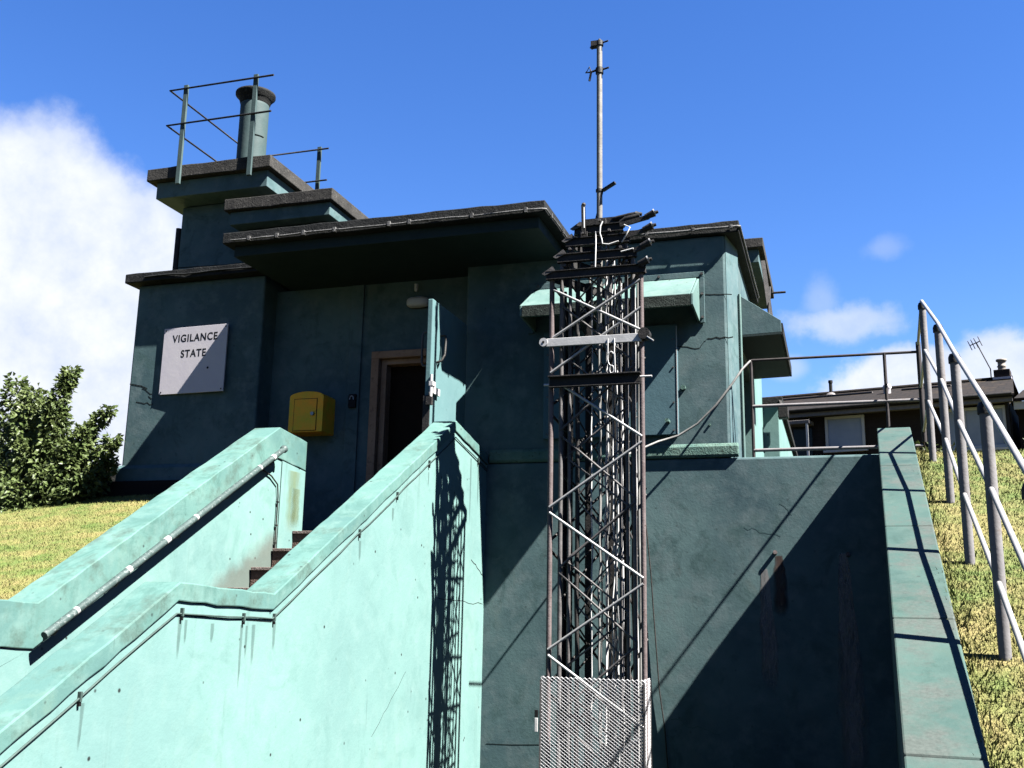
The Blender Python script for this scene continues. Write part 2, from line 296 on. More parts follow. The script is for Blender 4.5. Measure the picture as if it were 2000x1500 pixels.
# ---------------------------------------------------------------- mesh helpers
class MB:
    def __init__(s): s.v = []; s.f = []; s.sm = []
    def add(s, vs, fs, smooth=False):
        o = len(s.v); s.v += [tuple(p) for p in vs]
        for f in fs: s.f.append(tuple(i+o for i in f)); s.sm.append(smooth)
        return s
    def box(s, x0, x1, y0, y1, z0, z1):
        return s.add([(x0,y0,z0),(x1,y0,z0),(x1,y1,z0),(x0,y1,z0),(x0,y0,z1),(x1,y0,z1),(x1,y1,z1),(x0,y1,z1)],
                     [(0,3,2,1),(4,5,6,7),(0,1,5,4),(1,2,6,5),(2,3,7,6),(3,0,4,7)])
    def slab(s, x0, x1, y0, y1, z0, z1, seed, j=0.005, step=0.14):
        # box whose long edges waver a little, like old cast concrete
        r = random.Random(seed); n = max(2, int((x1-x0)/step)); vs = []; fs = []
        for i in range(n+1):
            x = x0+(x1-x0)*i/n; q = [r.uniform(-j, j) for _ in range(4)]
            vs += [(x, y0+q[0], z0+q[1]), (x, y0+q[0]*0.6+q[2]*0.4, z1+q[3]), (x, y1, z1), (x, y1, z0)]
        for i in range(n):
            o = i*4
            for k in range(4): fs.append((o+k, o+(k+1) % 4, o+4+(k+1) % 4, o+4+k))
        fs += [(0, 1, 2, 3), (n*4+3, n*4+2, n*4+1, n*4)]
        return s.add(vs, fs)
    def prism(s, poly, axis, a, b):
        # polygon of two coordinates swept along axis from a to b
        def p3(p, t):
            return {'x': (t, p[0], p[1]), 'y': (p[0], t, p[1]), 'z': (p[0], p[1], t)}[axis]
        n = len(poly); vs = [p3(p, a) for p in poly] + [p3(p, b) for p in poly]
        fs = [tuple(range(n)), tuple(range(2*n-1, n-1, -1))] + [((i+1) % n, i, i+n, (i+1) % n+n) for i in range(n)]
        return s.add(vs, fs)
    def tube(s, pts, r, n=8, cap=True):
        pts = [Vector(p) for p in pts]; rs = r if isinstance(r, (list, tuple)) else [r]*len(pts)
        rings = []; ref = None
        for i, p in enumerate(pts):
            d = (pts[min(i+1, len(pts)-1)] - pts[max(i-1, 0)])
            d = d.normalized() if d.length > 1e-9 else Vector((0, 0, 1))
            if ref is None: ref = Vector((0, 0, 1)) if abs(d.z) < 0.9 else Vector((1, 0, 0))
            a = d.cross(ref).normalized(); b = d.cross(a).normalized(); ref = a.cross(d) if a.length else ref
            rings.append([p + a*math.cos(t)*rs[i] + b*math.sin(t)*rs[i] for t in [2*math.pi*k/n for k in range(n)]])
        vs = [q for rg in rings for q in rg]; fs = []
        for i in range(len(pts)-1):
            for k in range(n):
                fs.append((i*n+k, i*n+(k+1) % n, (i+1)*n+(k+1) % n, (i+1)*n+k))
        s.add(vs, fs, True)
        if cap:
            s.add(rings[0], [tuple(range(n))]); s.add(rings[-1], [tuple(reversed(range(n)))])
        return s
    def bar(s, p, q, w, h):
        # rectangular bar from p to q
        p, q = Vector(p), Vector(q); d = (q-p).normalized(); ref = Vector((0, 0, 1)) if abs(d.z) < 0.95 else Vector((0, 1, 0))
        a = d.cross(ref).normalized()*w/2; b = a.cross(d).normalized()*h/2
        vs = [p-a-b, p+a-b, p+a+b, p-a+b, q-a-b, q+a-b, q+a+b, q-a+b]
        return s.add(vs, [(0,1,2,3),(7,6,5,4),(0,4,5,1),(1,5,6,2),(2,6,7,3),(3,7,4,0)])
    def lathe(s, prof, c, n=24):
        vs = []; fs = []
        for r, z in prof:
            for k in range(n): vs.append((c[0]+r*math.cos(2*math.pi*k/n), c[1]+r*math.sin(2*math.pi*k/n), c[2]+z))
        for i in range(len(prof)-1):
            for k in range(n): fs.append((i*n+k, i*n+(k+1) % n, (i+1)*n+(k+1) % n, (i+1)*n+k))
        return s.add(vs, fs, True)
    def strip(s, pts, w, th, n):
        # thin ribbon lying on a surface with normal n
        n = Vector(n)
        for i in range(len(pts)-1):
            p, q = Vector(pts[i]), Vector(pts[i+1]); d = (q-p).normalized(); a = d.cross(n).normalized()*w/2
            p2, q2 = p - d*w*0.2, q + d*w*0.2; o = n*th
            vs = [p2-a, p2+a, q2+a, q2-a, p2-a+o, p2+a+o, q2+a+o, q2-a+o]
            s.add(vs, [(0,1,2,3),(7,6,5,4),(0,4,5,1),(1,5,6,2),(2,6,7,3),(3,7,4,0)])
        return s
    def build(s, name, mat, parent=None, bevel=0, loc=None, rotz=0):
        me = bpy.data.meshes.new(name); me.from_pydata(s.v, [], s.f); me.update()
        me.polygons.foreach_set('use_smooth', s.sm)
        bm = bmesh.new(); bm.from_mesh(me); bmesh.ops.recalc_face_normals(bm, faces=bm.faces); bm.to_mesh(me); bm.free()
        me.materials.append(MAT[mat] if isinstance(mat, str) else mat)
        o = bpy.data.objects.new(name, me); COL.objects.link(o)
        if parent is not None:
            o.parent = parent
        if loc: o.location = loc
        if rotz: o.rotation_euler = (0, 0, rotz)
        if bevel:
            b = o.modifiers.new('bevel', 'BEVEL'); b.width = bevel; b.segments = 2; b.limit_method = 'ANGLE'; b.angle_limit = rad(40)
        return o

def tag(o, label=None, cat=None, group=None, kind=None):
    if label: o['label'] = label
    if cat: o['category'] = cat
    if group: o['group'] = group
    if kind: o['kind'] = kind
    return o
def thing(name, label, cat, group=None, loc=(0, 0, 0), rotz=0):
    o = bpy.data.objects.new(name, None); COL.objects.link(o); o.location = loc; o.rotation_euler = (0, 0, rotz); o.empty_display_size = 0.2
    return tag(o, label, cat, group)
def box(name, mat, parent, x0, x1, y0, y1, z0, z1, bevel=0.006):
    return MB().box(x0, x1, y0, y1, z0, z1).build(name, mat, parent, bevel)
def wander(p, q, n, amp, axis_w, seed):
    r = random.Random(seed); p, q = Vector(p), Vector(q); out = []
    for i in range(n+1):
        t = i/n; v = p.lerp(q, t)
        if 0 < i < n: v += Vector(axis_w)*r.uniform(-amp, amp)
        out.append(v)
    return out

# ---------------------------------------------------------------- ground
def sheet(name, xs, ys, zf, mat):
    vs = [(x, y, zf(x, y)) for y in ys for x in xs]; nx = len(xs)
    fs = [(j*nx+i, j*nx+i+1, (j+1)*nx+i+1, (j+1)*nx+i) for j in range(len(ys)-1) for i in range(nx-1)]
    return MB().add(vs, fs, True).build(name, mat)
def lerp(t, a, b): return a+(b-a)*max(0, min(1, t))
def bumpz(x, y): return 0.03*math.sin(1.3*x+0.7*y)*math.sin(0.9*y-0.4*x)
def zl(x, y):      # lawn left of the stair
    if x > -5.63 and y > 8.3: return 2.0
    z = 1.50 + 0.315*(y-5.2)
    z = max(z, 0.02*y-0.02) if y < 1 else z
    return min(max(z, -0.02), 2.62 + 0.02*max(0, y-9.1)) + bumpz(x, y)
def zr(x, y):      # bank right of the wing wall
    if y < 14: z = min(3.02 + 0.386*(y-8.65), 2.80 + 0.02*(y-8.1))
    elif y < 27: z = 2.918 + 0.176*(y-14)
    else: z = 5.206 + 0.01*(y-27)
    return max(z, -0.02) + (0.04*math.sin(2.1*x+1.1*y)*math.sin(1.7*y) if y < 20 else 0)
tag(sheet('ground', list(np.linspace(-600, 600, 13)), list(np.linspace(-600, 600, 13)), lambda x, y: -0.06, 'field'), kind='structure')
tag(sheet('driveway', list(np.linspace(-30, 30, 16)), list(np.linspace(-40, 9.02, 16)), lambda x, y: 0.0, 'asphalt'), kind='structure')
tag(sheet('lawn', list(np.linspace(-40, -4.84, 60)), list(np.concatenate([np.linspace(0.2, 12, 50), np.linspace(13, 60, 20)])), zl, 'lawn'), kind='structure')
def bank():
    us = np.concatenate([np.linspace(0.0, 6, 40), np.linspace(8, 70, 15)]); ys_ = np.concatenate([np.linspace(0.6, 14, 60), np.linspace(15, 90, 26)])
    vs = []
    for y in ys_:
        for u in us:
            x = 0.585 + 0.036*(min(y, 8.65)-8.65) + u if y < 9.0 else 0.585 + u - (0.22 if u == 0 else 0)
            vs.append((x, y, zr(x, y)))
    nx = len(us); fs = [(j*nx+i, j*nx+i+1, (j+1)*nx+i+1, (j+1)*nx+i) for j in range(len(ys_)-1) for i in range(nx-1)]
    return MB().add(vs, fs, True).build('grass_bank', 'lawn')
tag(bank(), kind='structure')
tag(sheet('terrace', list(np.linspace(-7.0, 0.35, 8)), list(np.linspace(9.35, 40, 12)), lambda x, y: 2.86, 'asphalt'), kind='structure')

def grass(name, label, region, zf, n, hmin, hmax, seed):
    r = np.random.default_rng(seed); x, y = region(r, n); n = len(x)
    z = np.array([zf(a, b) for a, b in zip(x, y)])
    h = r.uniform(hmin, hmax, n); az = r.uniform(0, 2*np.pi, n); w = r.uniform(0.0035, 0.007, n)*(h/0.05)**0.3*1.3
    lx, ly = r.normal(0, 0.55, n)*h, r.normal(0, 0.55, n)*h
    dx, dy = np.cos(az)*w, np.sin(az)*w
    b0 = np.stack([x-dx, y-dy, z-0.01], 1); b1 = np.stack([x+dx, y+dy, z-0.01], 1); t = np.stack([x+lx, y+ly, z+h], 1)
    v = np.stack([b0, b1, t], 1).reshape(-1, 3)
    me = bpy.data.meshes.new(name); me.vertices.add(3*n); me.vertices.foreach_set('co', v.ravel().astype(np.float32))
    me.loops.add(3*n); me.loops.foreach_set('vertex_index', np.arange(3*n, dtype=np.int32))
    me.polygons.add(n); me.polygons.foreach_set('loop_start', np.arange(0, 3*n, 3, dtype=np.int32))
    me.update(calc_edges=True); me.validate(); me.materials.append(MAT['blade'])
    o = bpy.data.objects.new(name, me); COL.objects.link(o); tag(o, label, 'grass', kind='stuff'); return o
def reg_l(r, n):
    y = r.uniform(3.6, 9.6, n); x = -4.86 - r.uniform(0, 1, n)**1.2*(y*0.62+0.6); return x, y
def reg_r(r, n):
    y = 3.0 + 11*r.uniform(0, 1, n)**1.35; x = 0.60 + 0.036*(np.minimum(y, 8.65)-8.65) + r.uniform(0, 1, n)*(y*0.28+0.2); return x, y
grass('lawn_grass', 'short dry yellow-green grass on the lawn left of the stair', reg_l, zl, 190000, 0.005, 0.020, 1)
grass('bank_grass', 'short sunlit grass on the steep bank beside the grey railing', reg_r, zr, 210000, 0.005, 0.019, 2)
def reg_e(r, n):
    y = r.uniform(2.6, 8.8, n); x = 0.60 + 0.036*(np.minimum(y, 8.65)-8.65) + np.abs(r.normal(0.012, 0.03, n)); return x, y
grass('edge_grass', 'straggling dry grass along the outer edge of the sloping coping', reg_e, lambda x, y: zr(x, y)-0.03, 2600, 0.03, 0.08, 3)

# ---------------------------------------------------------------- bunker building
B = thing('bunker_building', 'dark green concrete bunker with flat roofs, canopy over the doorway and roof vents', 'building', loc=(0, 0, 0))
# left wing
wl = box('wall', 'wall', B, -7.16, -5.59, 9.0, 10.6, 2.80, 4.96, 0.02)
box('plinth', 'brickdark', B, -7.62, -5.62, 8.86, 10.5, 2.2, 2.80, 0.008)
MB().prism([(8.99, 2.98), (8.945, 2.94), (8.935, 2.805), (8.99, 2.805)], 'x', -7.17, -5.60).build('skirting', 'wall', B)
MB().slab(-7.26, -5.44, 8.885, 10.7, 4.965, 5.07, 7).build('roof_slab', 'felt', B, 0.009)
MB().tube(wander((-7.0, 8.875, 5.01), (-5.5, 8.875, 5.01), 9, 0.006, (0, 0, 1), 2), 0.009, 6).build('conduit', 'felt', B)
for i, (p, q, sd_) in enumerate([((-7.15, 3.86), (-6.93, 3.80), 5), ((-6.99, 3.80), (-6.86, 3.74), 6), ((-7.05, 3.66), (-6.84, 3.63), 9), ((-6.9, 3.72), (-6.86, 3.69), 4)]):
    MB().strip(wander((p[0], 8.999, p[1]), (q[0], 8.999, q[1]), 6, 0.012, (0, 0, 1), sd_), 0.010 if i else 0.016, 0.0004, (0, -1, 0)).build('crack', 'crack', wl)
# recess with doorway
DZ0, DZ1, DX0, DX1 = 2.22, 4.12, -4.44, -3.44
rw = MB(); rw.box(-5.60, DX0, 9.26, 9.6, 2.0, 4.848); rw.box(DX1, -3.34, 9.26, 9.6, 2.0, 4.848); rw.box(DX0, DX1, 9.26, 9.6, DZ1, 4.848)
rw.build('recess_wall', 'wall', B)
box('pilaster', 'wall', B, -4.70, -4.56, 9.235, 9.258, 2.2, 4.845, 0.004)
fr = MB(); fr.box(DX0, DX0+0.085, 9.235, 9.40, DZ0, DZ1-0.075); fr.box(DX1-0.06, DX1, 9.235, 9.40, DZ0, DZ1-0.075); fr.box(DX0, DX1, 9.235, 9.40, DZ1-0.075, DZ1)
frame = fr.build('door_frame', 'wood', B, 0.006)
fi = MB(); fi.box(DX0+0.087, DX0+0.145, 9.30, 9.42, DZ0, DZ1-0.13); fi.box(DX0+0.087, DX1-0.062, 9.30, 9.42, DZ1-0.13, DZ1-0.077)
fi.build('door_stop', 'wood', frame, 0.004)
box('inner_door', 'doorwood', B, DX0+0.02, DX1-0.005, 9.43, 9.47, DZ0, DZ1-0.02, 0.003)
# blast door, opened square to the wall
door = box('blast_door', 'doorpaint', B, -3.455, -3.405, 8.36, 9.25, 2.25, 4.29, 0.008)
hb = MB(); hb.tube([(-3.46, 8.45, 3.70), (-3.52, 8.45, 3.71), (-3.53, 8.45, 3.74), (-3.53, 8.45, 3.98), (-3.52, 8.45, 4.01), (-3.46, 8.45, 4.02)], 0.011, 8)
hb.build('handle', 'steel', door)
hb = MB(); hb.tube([(-3.405, 8.56, 4.00), (-3.36, 8.56, 4.00), (-3.35, 8.56, 3.97), (-3.35, 8.54, 3.82), (-3.36, 8.50, 3.76), (-3.405, 8.49, 3.74)], 0.011, 8)
hb.build('handle', 'darksteel', door)
hs_ = MB(); hs_.box(-3.405, -3.375, 8.37, 8.52, 3.44, 3.50); hs_.tube([(-3.39, 8.345, 3.60), (-3.39, 8.345, 3.40)], 0.014, 8); hs_.box(-3.405, -3.37, 8.33, 8.40, 3.50, 3.54)
hs_.build('latch', 'brightsteel', door)
lk = MB(); lk.box(-3.42, -3.37, 8.31, 8.35, 3.33, 3.40); lk.tube([(-3.395, 8.33, 3.40), (-3.395, 8.32, 3.44), (-3.395, 8.34, 3.44), (-3.395, 8.345, 3.40)], 0.005, 6)
lk.build('padlock', 'darksteel', door)
box('edge_strip', 'darksteel', door, -3.462, -3.398, 8.345, 8.358, 2.3, 3.42, 0.003)
door.location = (0.115, -0.33, -0.05)
# main block
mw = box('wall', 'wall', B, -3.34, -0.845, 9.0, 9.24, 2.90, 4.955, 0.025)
MB().prism([(-0.845, 9.012), (-0.775, 9.455), (-1.2, 9.455), (-1.2, 9.242), (-0.845, 9.242)], 'z', 2.86, 4.955).build('side_pier', 'wall', B)
box('side_lintel', 'wall', B, -1.2, -0.79, 9.457, 11.2, 4.05, 4.955, 0.01)
box('side_recess_wall', 'soffit', B, -1.4, -1.25, 9.24, 11.2, 2.86, 4.95, 0.0)  # recess shade painted in with the darkened soffit colour
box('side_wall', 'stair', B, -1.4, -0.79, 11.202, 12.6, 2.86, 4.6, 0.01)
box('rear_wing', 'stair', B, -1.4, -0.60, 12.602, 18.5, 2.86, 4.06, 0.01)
box('rear_roof_slab', 'felt', B, -1.4, -0.55, 12.56, 18.6, 4.065, 4.15, 0.008)
box('back_wall', 'wall', B, -7.0, -1.0, 11.9, 12.2, 2.86, 4.9, 0.0)
MB().slab(-3.2, -0.715, 8.952, 11.3, 4.958, 5.065, 14).build('main_roof_slab', 'felt', B, 0.009)
MB().tube(wander((-2.2, 8.932, 5.00), (-0.73, 8.932, 5.00), 10, 0.004, (0, 0, 1), 3) + wander((-0.705, 8.94, 5.0), (-0.705, 11.2, 5.0), 8, 0.006, (0, 0, 1), 8), 0.011, 6).build('conduit', 'conduit', B)
for x in (-1.95, -1.55, -1.12, -0.78): MB().box(x-0.012, x+0.012, 8.918, 8.944, 4.985, 5.02).build('conduit_clip', 'conduit', B)
# ledge at the foot of the main block
MB().prism([(9.0, 2.905), (8.975, 2.905), (8.96, 2.93), (8.96, 3.00), (8.975, 3.025), (9.0, 3.035)], 'x', -3.06, -0.775).build('ledge', 'mottle', B, 0.012)
# cracks and fixings of the main block
for p, q, s_, w in [((-1.03, 4.40), (-0.80, 4.38), 3, 0.010), ((-1.02, 3.985), (-0.80, 3.985), 8, 0.012), ((-1.30, 3.93), (-1.10, 3.90), 12, 0.007), ((-1.10, 3.90), (-1.03, 3.98), 14, 0.005)]:
    MB().strip(wander((p[0], 8.999, p[1]), (q[0], 8.999, q[1]), 6, 0.008, (0, 0, 1), s_), w, 0.0004, (0, -1, 0)).build('crack', 'crack', mw)
for x, z, ln in ((-1.245, 3.54, 0.045), (-1.02, 3.20, 0.012)):
    MB().tube([(x, 9.0, z), (x, 9.0-ln, z)], 0.022 if ln > 0.04 else 0.010, 10).build('fixing', 'mottle', mw)
MB().tube([(-0.765, 9.40, 2.92), (-0.765, 9.40, 4.1), (-0.765, 9.40, 4.5)], 0.014, 8).build('drain_pipe', 'hood', B)
# long hood over the shutters
hz0, hz1, hy = 4.17, 4.56, 8.52
hood = B
hd = MB().prism([(8.998, hz1), (8.985, hz1), (hy, 4.27), (hy, 4.17), (hy+0.05, 4.17), (hy+0.05, 4.235), (8.985, 4.50), (8.998, 4.50)], 'x', -2.62, -1.11)
H = hd.build('window_hood', 'hood', B, 0.004)
for x0, x1 in ((-1.105, -1.085), (-2.645, -2.625)):
    MB().prism([(8.998, hz1), (hy, 4.27), (hy, 4.17), (8.998, 4.14)], 'x', x0, x1).build('hood_cheek', 'hood', H, 0.003)
box('drip_edge', 'lip', H, -2.62, -1.11, hy-0.006, hy-0.001, 4.165, 4.262, 0.0)
fl = MB(); fl.box(-2.70, -1.04, 8.978, 8.996, hz1, hz1+0.055); fl.box(-1.083, -1.04, 8.978, 8.996, 4.13, hz1-0.002); fl.box(-2.70, -2.648, 8.978, 8.996, 4.13, hz1-0.002)
fl.build('flange', 'wall', H, 0.003)
for x, z in ((-1.06, 4.59), (-1.06, 4.40), (-1.06, 4.18), (-1.45, 4.59), (-1.85, 4.59), (-2.25, 4.59), (-2.6, 4.59), (-2.675, 4.3)):
    MB().tube([(x, 8.978, z), (x, 8.962, z)], 0.012, 8).build('bolt', 'steel', H)
# steel shutters below the hood
sh = MB(); sh.box(-2.53, -1.915, 8.93, 8.998, 3.11, 4.12); sh.box(-1.91, -1.29, 8.93, 8.998, 3.11, 4.12)
S = sh.build('window_shutter', 'cabinet', B, 0.006)
for x, z in ((-1.325, 3.98), (-1.325, 3.72), (-1.325, 3.4), (-1.325, 3.15), (-2.49, 3.9), (-2.49, 3.5), (-2.49, 3.15)): MB().tube([(x, 8.93, z), (x, 8.922, z)], 0.008, 8).build('rivet', 'steel', S)
MB().tube([(-1.375, 8.93, 3.225), (-1.375, 8.83, 3.225)], 0.018, 10).build('bolt', 'mottle', S)
MB().strip([(-1.292, 8.929, 3.12), (-1.292, 8.929, 4.1)], 0.007, 0.003, (0, -1, 0)).build('edge_trim', 'brightsteel', S)
# canopy over the doorway
can = MB().slab(-5.50, -2.285, 8.05, 9.3, 4.955, 5.067, 21).build('canopy', 'felt', B, 0.009)
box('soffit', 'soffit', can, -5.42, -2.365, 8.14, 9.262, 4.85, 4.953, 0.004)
MB().tube(wander((-5.40, 8.035, 4.98), (-2.305, 8.035, 4.98), 26, 0.006, (0, 0, 1), 4) + wander((-2.273, 8.05, 4.98), (-2.273, 8.93, 4.98), 8, 0.006, (0, 0, 1), 14), 0.0085, 6).build('conduit', 'conduit', can)
for x in (-5.2, -4.9, -4.62, -4.30, -3.75, -3.55, -2.95, -2.45): MB().box(x-0.012, x+0.012, 8.022, 8.049, 4.96, 5.005).build('conduit_clip', 'conduit', can)
for y in (8.2, 8.6): MB().box(-2.284, -2.26, y, y+0.025, 4.96, 5.0).build('conduit_clip', 'conduit', can)
box('canopy_roof', 'felt', B, -5.58, -3.2, 9.31, 11.5, 4.92, 5.05, 0.0)
# tall vent tower at the back left
tv = box('vent_tower', 'wall', B, -7.30, -5.98, 9.82, 11.2, 5.03, 6.21, 0.015)
cp = MB().slab(-7.56, -5.92, 9.45, 11.35, 6.42, 6.57, 28).build('cap_slab', 'cap', tv, 0.009)
box('cap_band', 'wall', tv, -7.47, -5.99, 9.53, 11.27, 6.22, 6.418, 0.006)
MB().tube([(-7.34, 9.84, 5.05), (-7.34, 9.84, 5.95)], 0.035, 10).build('downpipe', 'darksteel', tv)
MB().strip([(-7.3, 9.819, 5.45), (-6.6, 9.819, 5.43), (-6.0, 9.819, 5.45)], 0.012, 0.0004, (0, -1, 0)).build('joint', 'crack', tv)
# lower vent tower
tl = box('vent_tower', 'wall', B, -6.2, -5.2, 9.5, 10.8, 5.03, 5.70, 0.015)
MB().slab(-6.36, -5.02, 9.28, 11.0, 5.86, 5.995, 35).build('cap_slab', 'cap', tl, 0.009)
box('cap_band', 'wall', tl, -6.31, -5.07, 9.34, 10.94, 5.71, 5.858, 0.006)
# back right vent tower
tr_ = box('vent_tower', 'wall', B, -2.6, -1.7, 12.25, 14.0, 4.9, 5.70, 0.015)
MB().slab(-2.4, -0.68, 12.0, 14.2, 5.88, 6.0, 42).build('cap_slab', 'cap', tr_, 0.009)
box('cap_band', 'wall', tr_, -2.33, -0.74, 12.07, 14.1, 5.71, 5.878, 0.006)
# hood on the right side of the main block
sh2 = MB().prism([(-0.785, 4.52), (-0.40, 4.24), (-0.40, 4.13), (-0.785, 4.12)], 'y', 9.46, 9.485)
sh2 = sh2.build('side_hood', 'wall', B, 0.003)
MB().prism([(-0.785, 4.50), (-0.405, 4.225), (-0.405, 4.19), (-0.785, 4.46)], 'y', 9.487, 11.3).build('hood_plate', 'hood', sh2, 0.003)
MB().prism([(-0.405, 4.225), (-0.385, 4.22), (-0.385, 4.11), (-0.405, 4.11)], 'y', 9.487, 11.3).build('drip_edge', 'felt', sh2)
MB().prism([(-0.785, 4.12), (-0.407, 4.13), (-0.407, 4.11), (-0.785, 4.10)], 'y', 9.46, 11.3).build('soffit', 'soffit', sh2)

# chimney pipe on the tall vent tower
cpipe = MB(); cx, cy = -6.53, 10.0
cpipe.lathe([(0.172, 0), (0.172, 0.92), (0.172, 1.04), (0.0, 1.04)], (cx, cy, 6.571), 28)
CP = cpipe.build('flue_pipe', 'pipepaint', B)
fc = MB(); fc.lathe([(0.174, 0.95), (0.195, 1.02), (0.24, 1.07), (0.24, 1.095), (0.20, 1.10), (0.0, 1.08)], (cx, cy, 6.571), 28)
fc.build('collar', 'felt', CP)
a0 = rad(-52); a1 = rad(-10)
hp = [(cx+0.1735*math.cos(a), cy+0.1735*math.sin(a), 6.571+0.50) for a in np.linspace(a0, a1, 8)]
ht = MB().tube([(hp[0][0], hp[0][1], 7.45), hp[0]] + hp, 0.007, 6)
ht.build('seam', 'crack', CP)

# ---------------------------------------------------------------- roof railing
RR = thing('roof_railing', 'thin green tube railing around the tall vent roof with the flue pipe', 'railing')
yf = 9.43
for x, y, zb in ((-7.11, yf, 6.33), (-6.17, yf, 6.33), (-6.37, 11.36, 6.34)):
    MB().bar((x, y, zb), (x, y, 7.58), 0.055, 0.03).build('post', 'pipepaint', RR, 0.003)
for z in (7.53, 7.08):
    MB().tube([(-5.93, yf-0.02, z), (-7.32, yf-0.02, z), (-7.32, 11.33, z), (-6.22, 11.33, z)], 0.012, 8).build('rail', 'darksteel', RR)

# aerial bracket on the back right vent roof
AB = thing('roof_bracket', 'small dark steel bracket with thin stays beside the back right roof vent', 'bracket')
MB().tube([(-0.60, 12.0, 5.29), (-0.44, 12.0, 5.29)], 0.014, 8).build('arm', 'darksteel', AB)
MB().tube([(-0.62, 12.0, 5.36), (-0.57, 10.4, 4.35)], 0.014, 8).build('stay', 'darksteel', AB)
MB().bar((-0.69, 12.02, 5.7), (-0.55, 11.0, 4.5), 0.05, 0.02).build('strut', 'darksteel', AB)

FL = thing('floodlight', 'small dark floodlight fixed below the roof edge of the low rear wing', 'lamp')
box('housing', 'darksteel', FL, -0.60, -0.48, 12.40, 12.55, 3.86, 4.02, 0.01)
MB().bar((-0.55, 12.48, 4.01), (-0.58, 12.57, 4.10), 0.03, 0.02).build('arm', 'darksteel', FL)

# ---------------------------------------------------------------- sign
SG = thing('sign', 'square white VIGILANCE STATE sign screwed to the left wing wall', 'sign', loc=(-6.36, 8.967, 4.08), rotz=rad(-2.4))
MB().box(-0.40, 0.40, -0.008, 0.008, -0.36, 0.36).build('panel', 'sign', SG, 0.002)
for x in (-0.375, 0.375):
    for z in (-0.335, 0.335): MB().tube([(x, -0.008, z), (x, -0.012, z)], 0.008, 8).build('screw', 'ink', SG)
MB().tube([(0.19, -0.008, -0.10), (0.19, -0.010, -0.10)], 0.013, 8).build('dent', 'ink', SG)
def text(body, h, x, y, z, parent, name='lettering', squeeze=1.0, sp=1.0):
    cu = bpy.data.curves.new(name, 'FONT'); cu.body = body; cu.size = h/0.69; cu.align_x = 'CENTER'; cu.align_y = 'CENTER'; cu.extrude = 0.0003; cu.space_character = sp
    cu.offset = 0.0022
    tmp = bpy.data.objects.new('tmp', cu); COL.objects.link(tmp)
    dg = bpy.context.evaluated_depsgraph_get(); me = bpy.data.meshes.new_from_object(tmp.evaluated_get(dg))
    bpy.data.objects.remove(tmp); me.name = name; me.materials.clear(); me.materials.append(MAT['ink'])
    o = bpy.data.objects.new(name, me); COL.objects.link(o); o.parent = parent; o.location = (x, y, z); o.rotation_euler = (rad(90), 0, 0); o.scale = (squeeze, 1, 1)
    return o
text('VIGILANCE', 0.078, 0.0, -0.0086, 0.235, SG, squeeze=0.9, sp=1.14)
text('STATE', 0.078, -0.005, -0.0086, 0.065, SG, squeeze=0.9, sp=1.14)

# ---------------------------------------------------------------- yellow box
YB = thing('wall_box', 'yellow arched metal box with a small locked door on the recess wall', 'post box', loc=(-5.02, 9.26, 3.46))
prof = [(-0.19, -0.19), (0.19, -0.19), (0.19, 0.17)] + [(0.19*math.cos(a), 0.17+0.055*math.sin(a)) for a in np.linspace(0.3, math.pi-0.3, 9)] + [(-0.19, 0.17)]
MB().prism(prof, 'y', -0.001, -0.26).build('body', 'yellow', YB, 0.004)
MB().prism([(-0.135, -0.18), (0.125, -0.18), (0.125, 0.15), (-0.135, 0.15)], 'y', -0.258, -0.2625).build('seam', 'ink', YB)
yd = MB().prism([(-0.129, -0.174), (0.119, -0.174), (0.119, 0.144), (-0.129, 0.144)], 'y', -0.2626, -0.266).build('door', 'yellow', YB, 0.002)
MB().tube([(0.085, -0.265, -0.01), (0.085, -0.29, -0.01)], 0.018, 12).build('knob', 'chrome', yd)
# bulkhead light
BL = thing('bulkhead_light', 'white oval bulkhead light above the doorway', 'lamp', loc=(-3.94, 9.255, 4.60))
ov = [(0.125*math.copysign(abs(math.cos(a))**0.6, math.cos(a)), 0.055*math.copysign(abs(math.sin(a))**0.6, math.sin(a))) for a in np.linspace(0, 2*math.pi, 28, endpoint=False)]
MB().prism(ov, 'y', 0.0, -0.03).build('base', 'darksteel', BL)
vs = []; fs = []; n = len(ov)
for j, (s_, d) in enumerate([(0.97, -0.03), (0.94, -0.06), (0.85, -0.085), (0.6, -0.10), (0.25, -0.106)]): vs += [(x*s_, d, z*s_) for x, z in ov]
for j in range(4): fs += [(j*n+i, j*n+(i+1) % n, (j+1)*n+(i+1) % n, (j+1)*n+i) for i in range(n)]
fs.append(tuple(range(4*n, 5*n)))
MB().add(vs, fs, True).build('diffuser', 'lamp', BL)
SB = thing('soffit_sensor', 'tiny round pale sensor under the canopy above the bulkhead light', 'sensor', loc=(-3.96, 9.20, 4.74))
sm = MB(); sm.lathe([(0.0, -0.03), (0.016, -0.022), (0.02, 0.0), (0.02, 0.05)], (0, 0, 0), 12); sm.build('dome', 'lamp', SB)
LK = thing('key_lock', 'small black wall lock with a bright shackle beside the door frame', 'lock', loc=(-4.62, 9.233, 3.63))
MB().box(-0.04, 0.04, -0.03, 0.0, -0.09, 0.05).build('body', 'black', LK, 0.005)
MB().tube([(0.02*math.cos(a)-0.0, -0.035, 0.03*math.sin(a)) for a in np.linspace(-0.3, math.pi+0.3, 9)], 0.005, 6).build('shackle', 'brightsteel', LK)

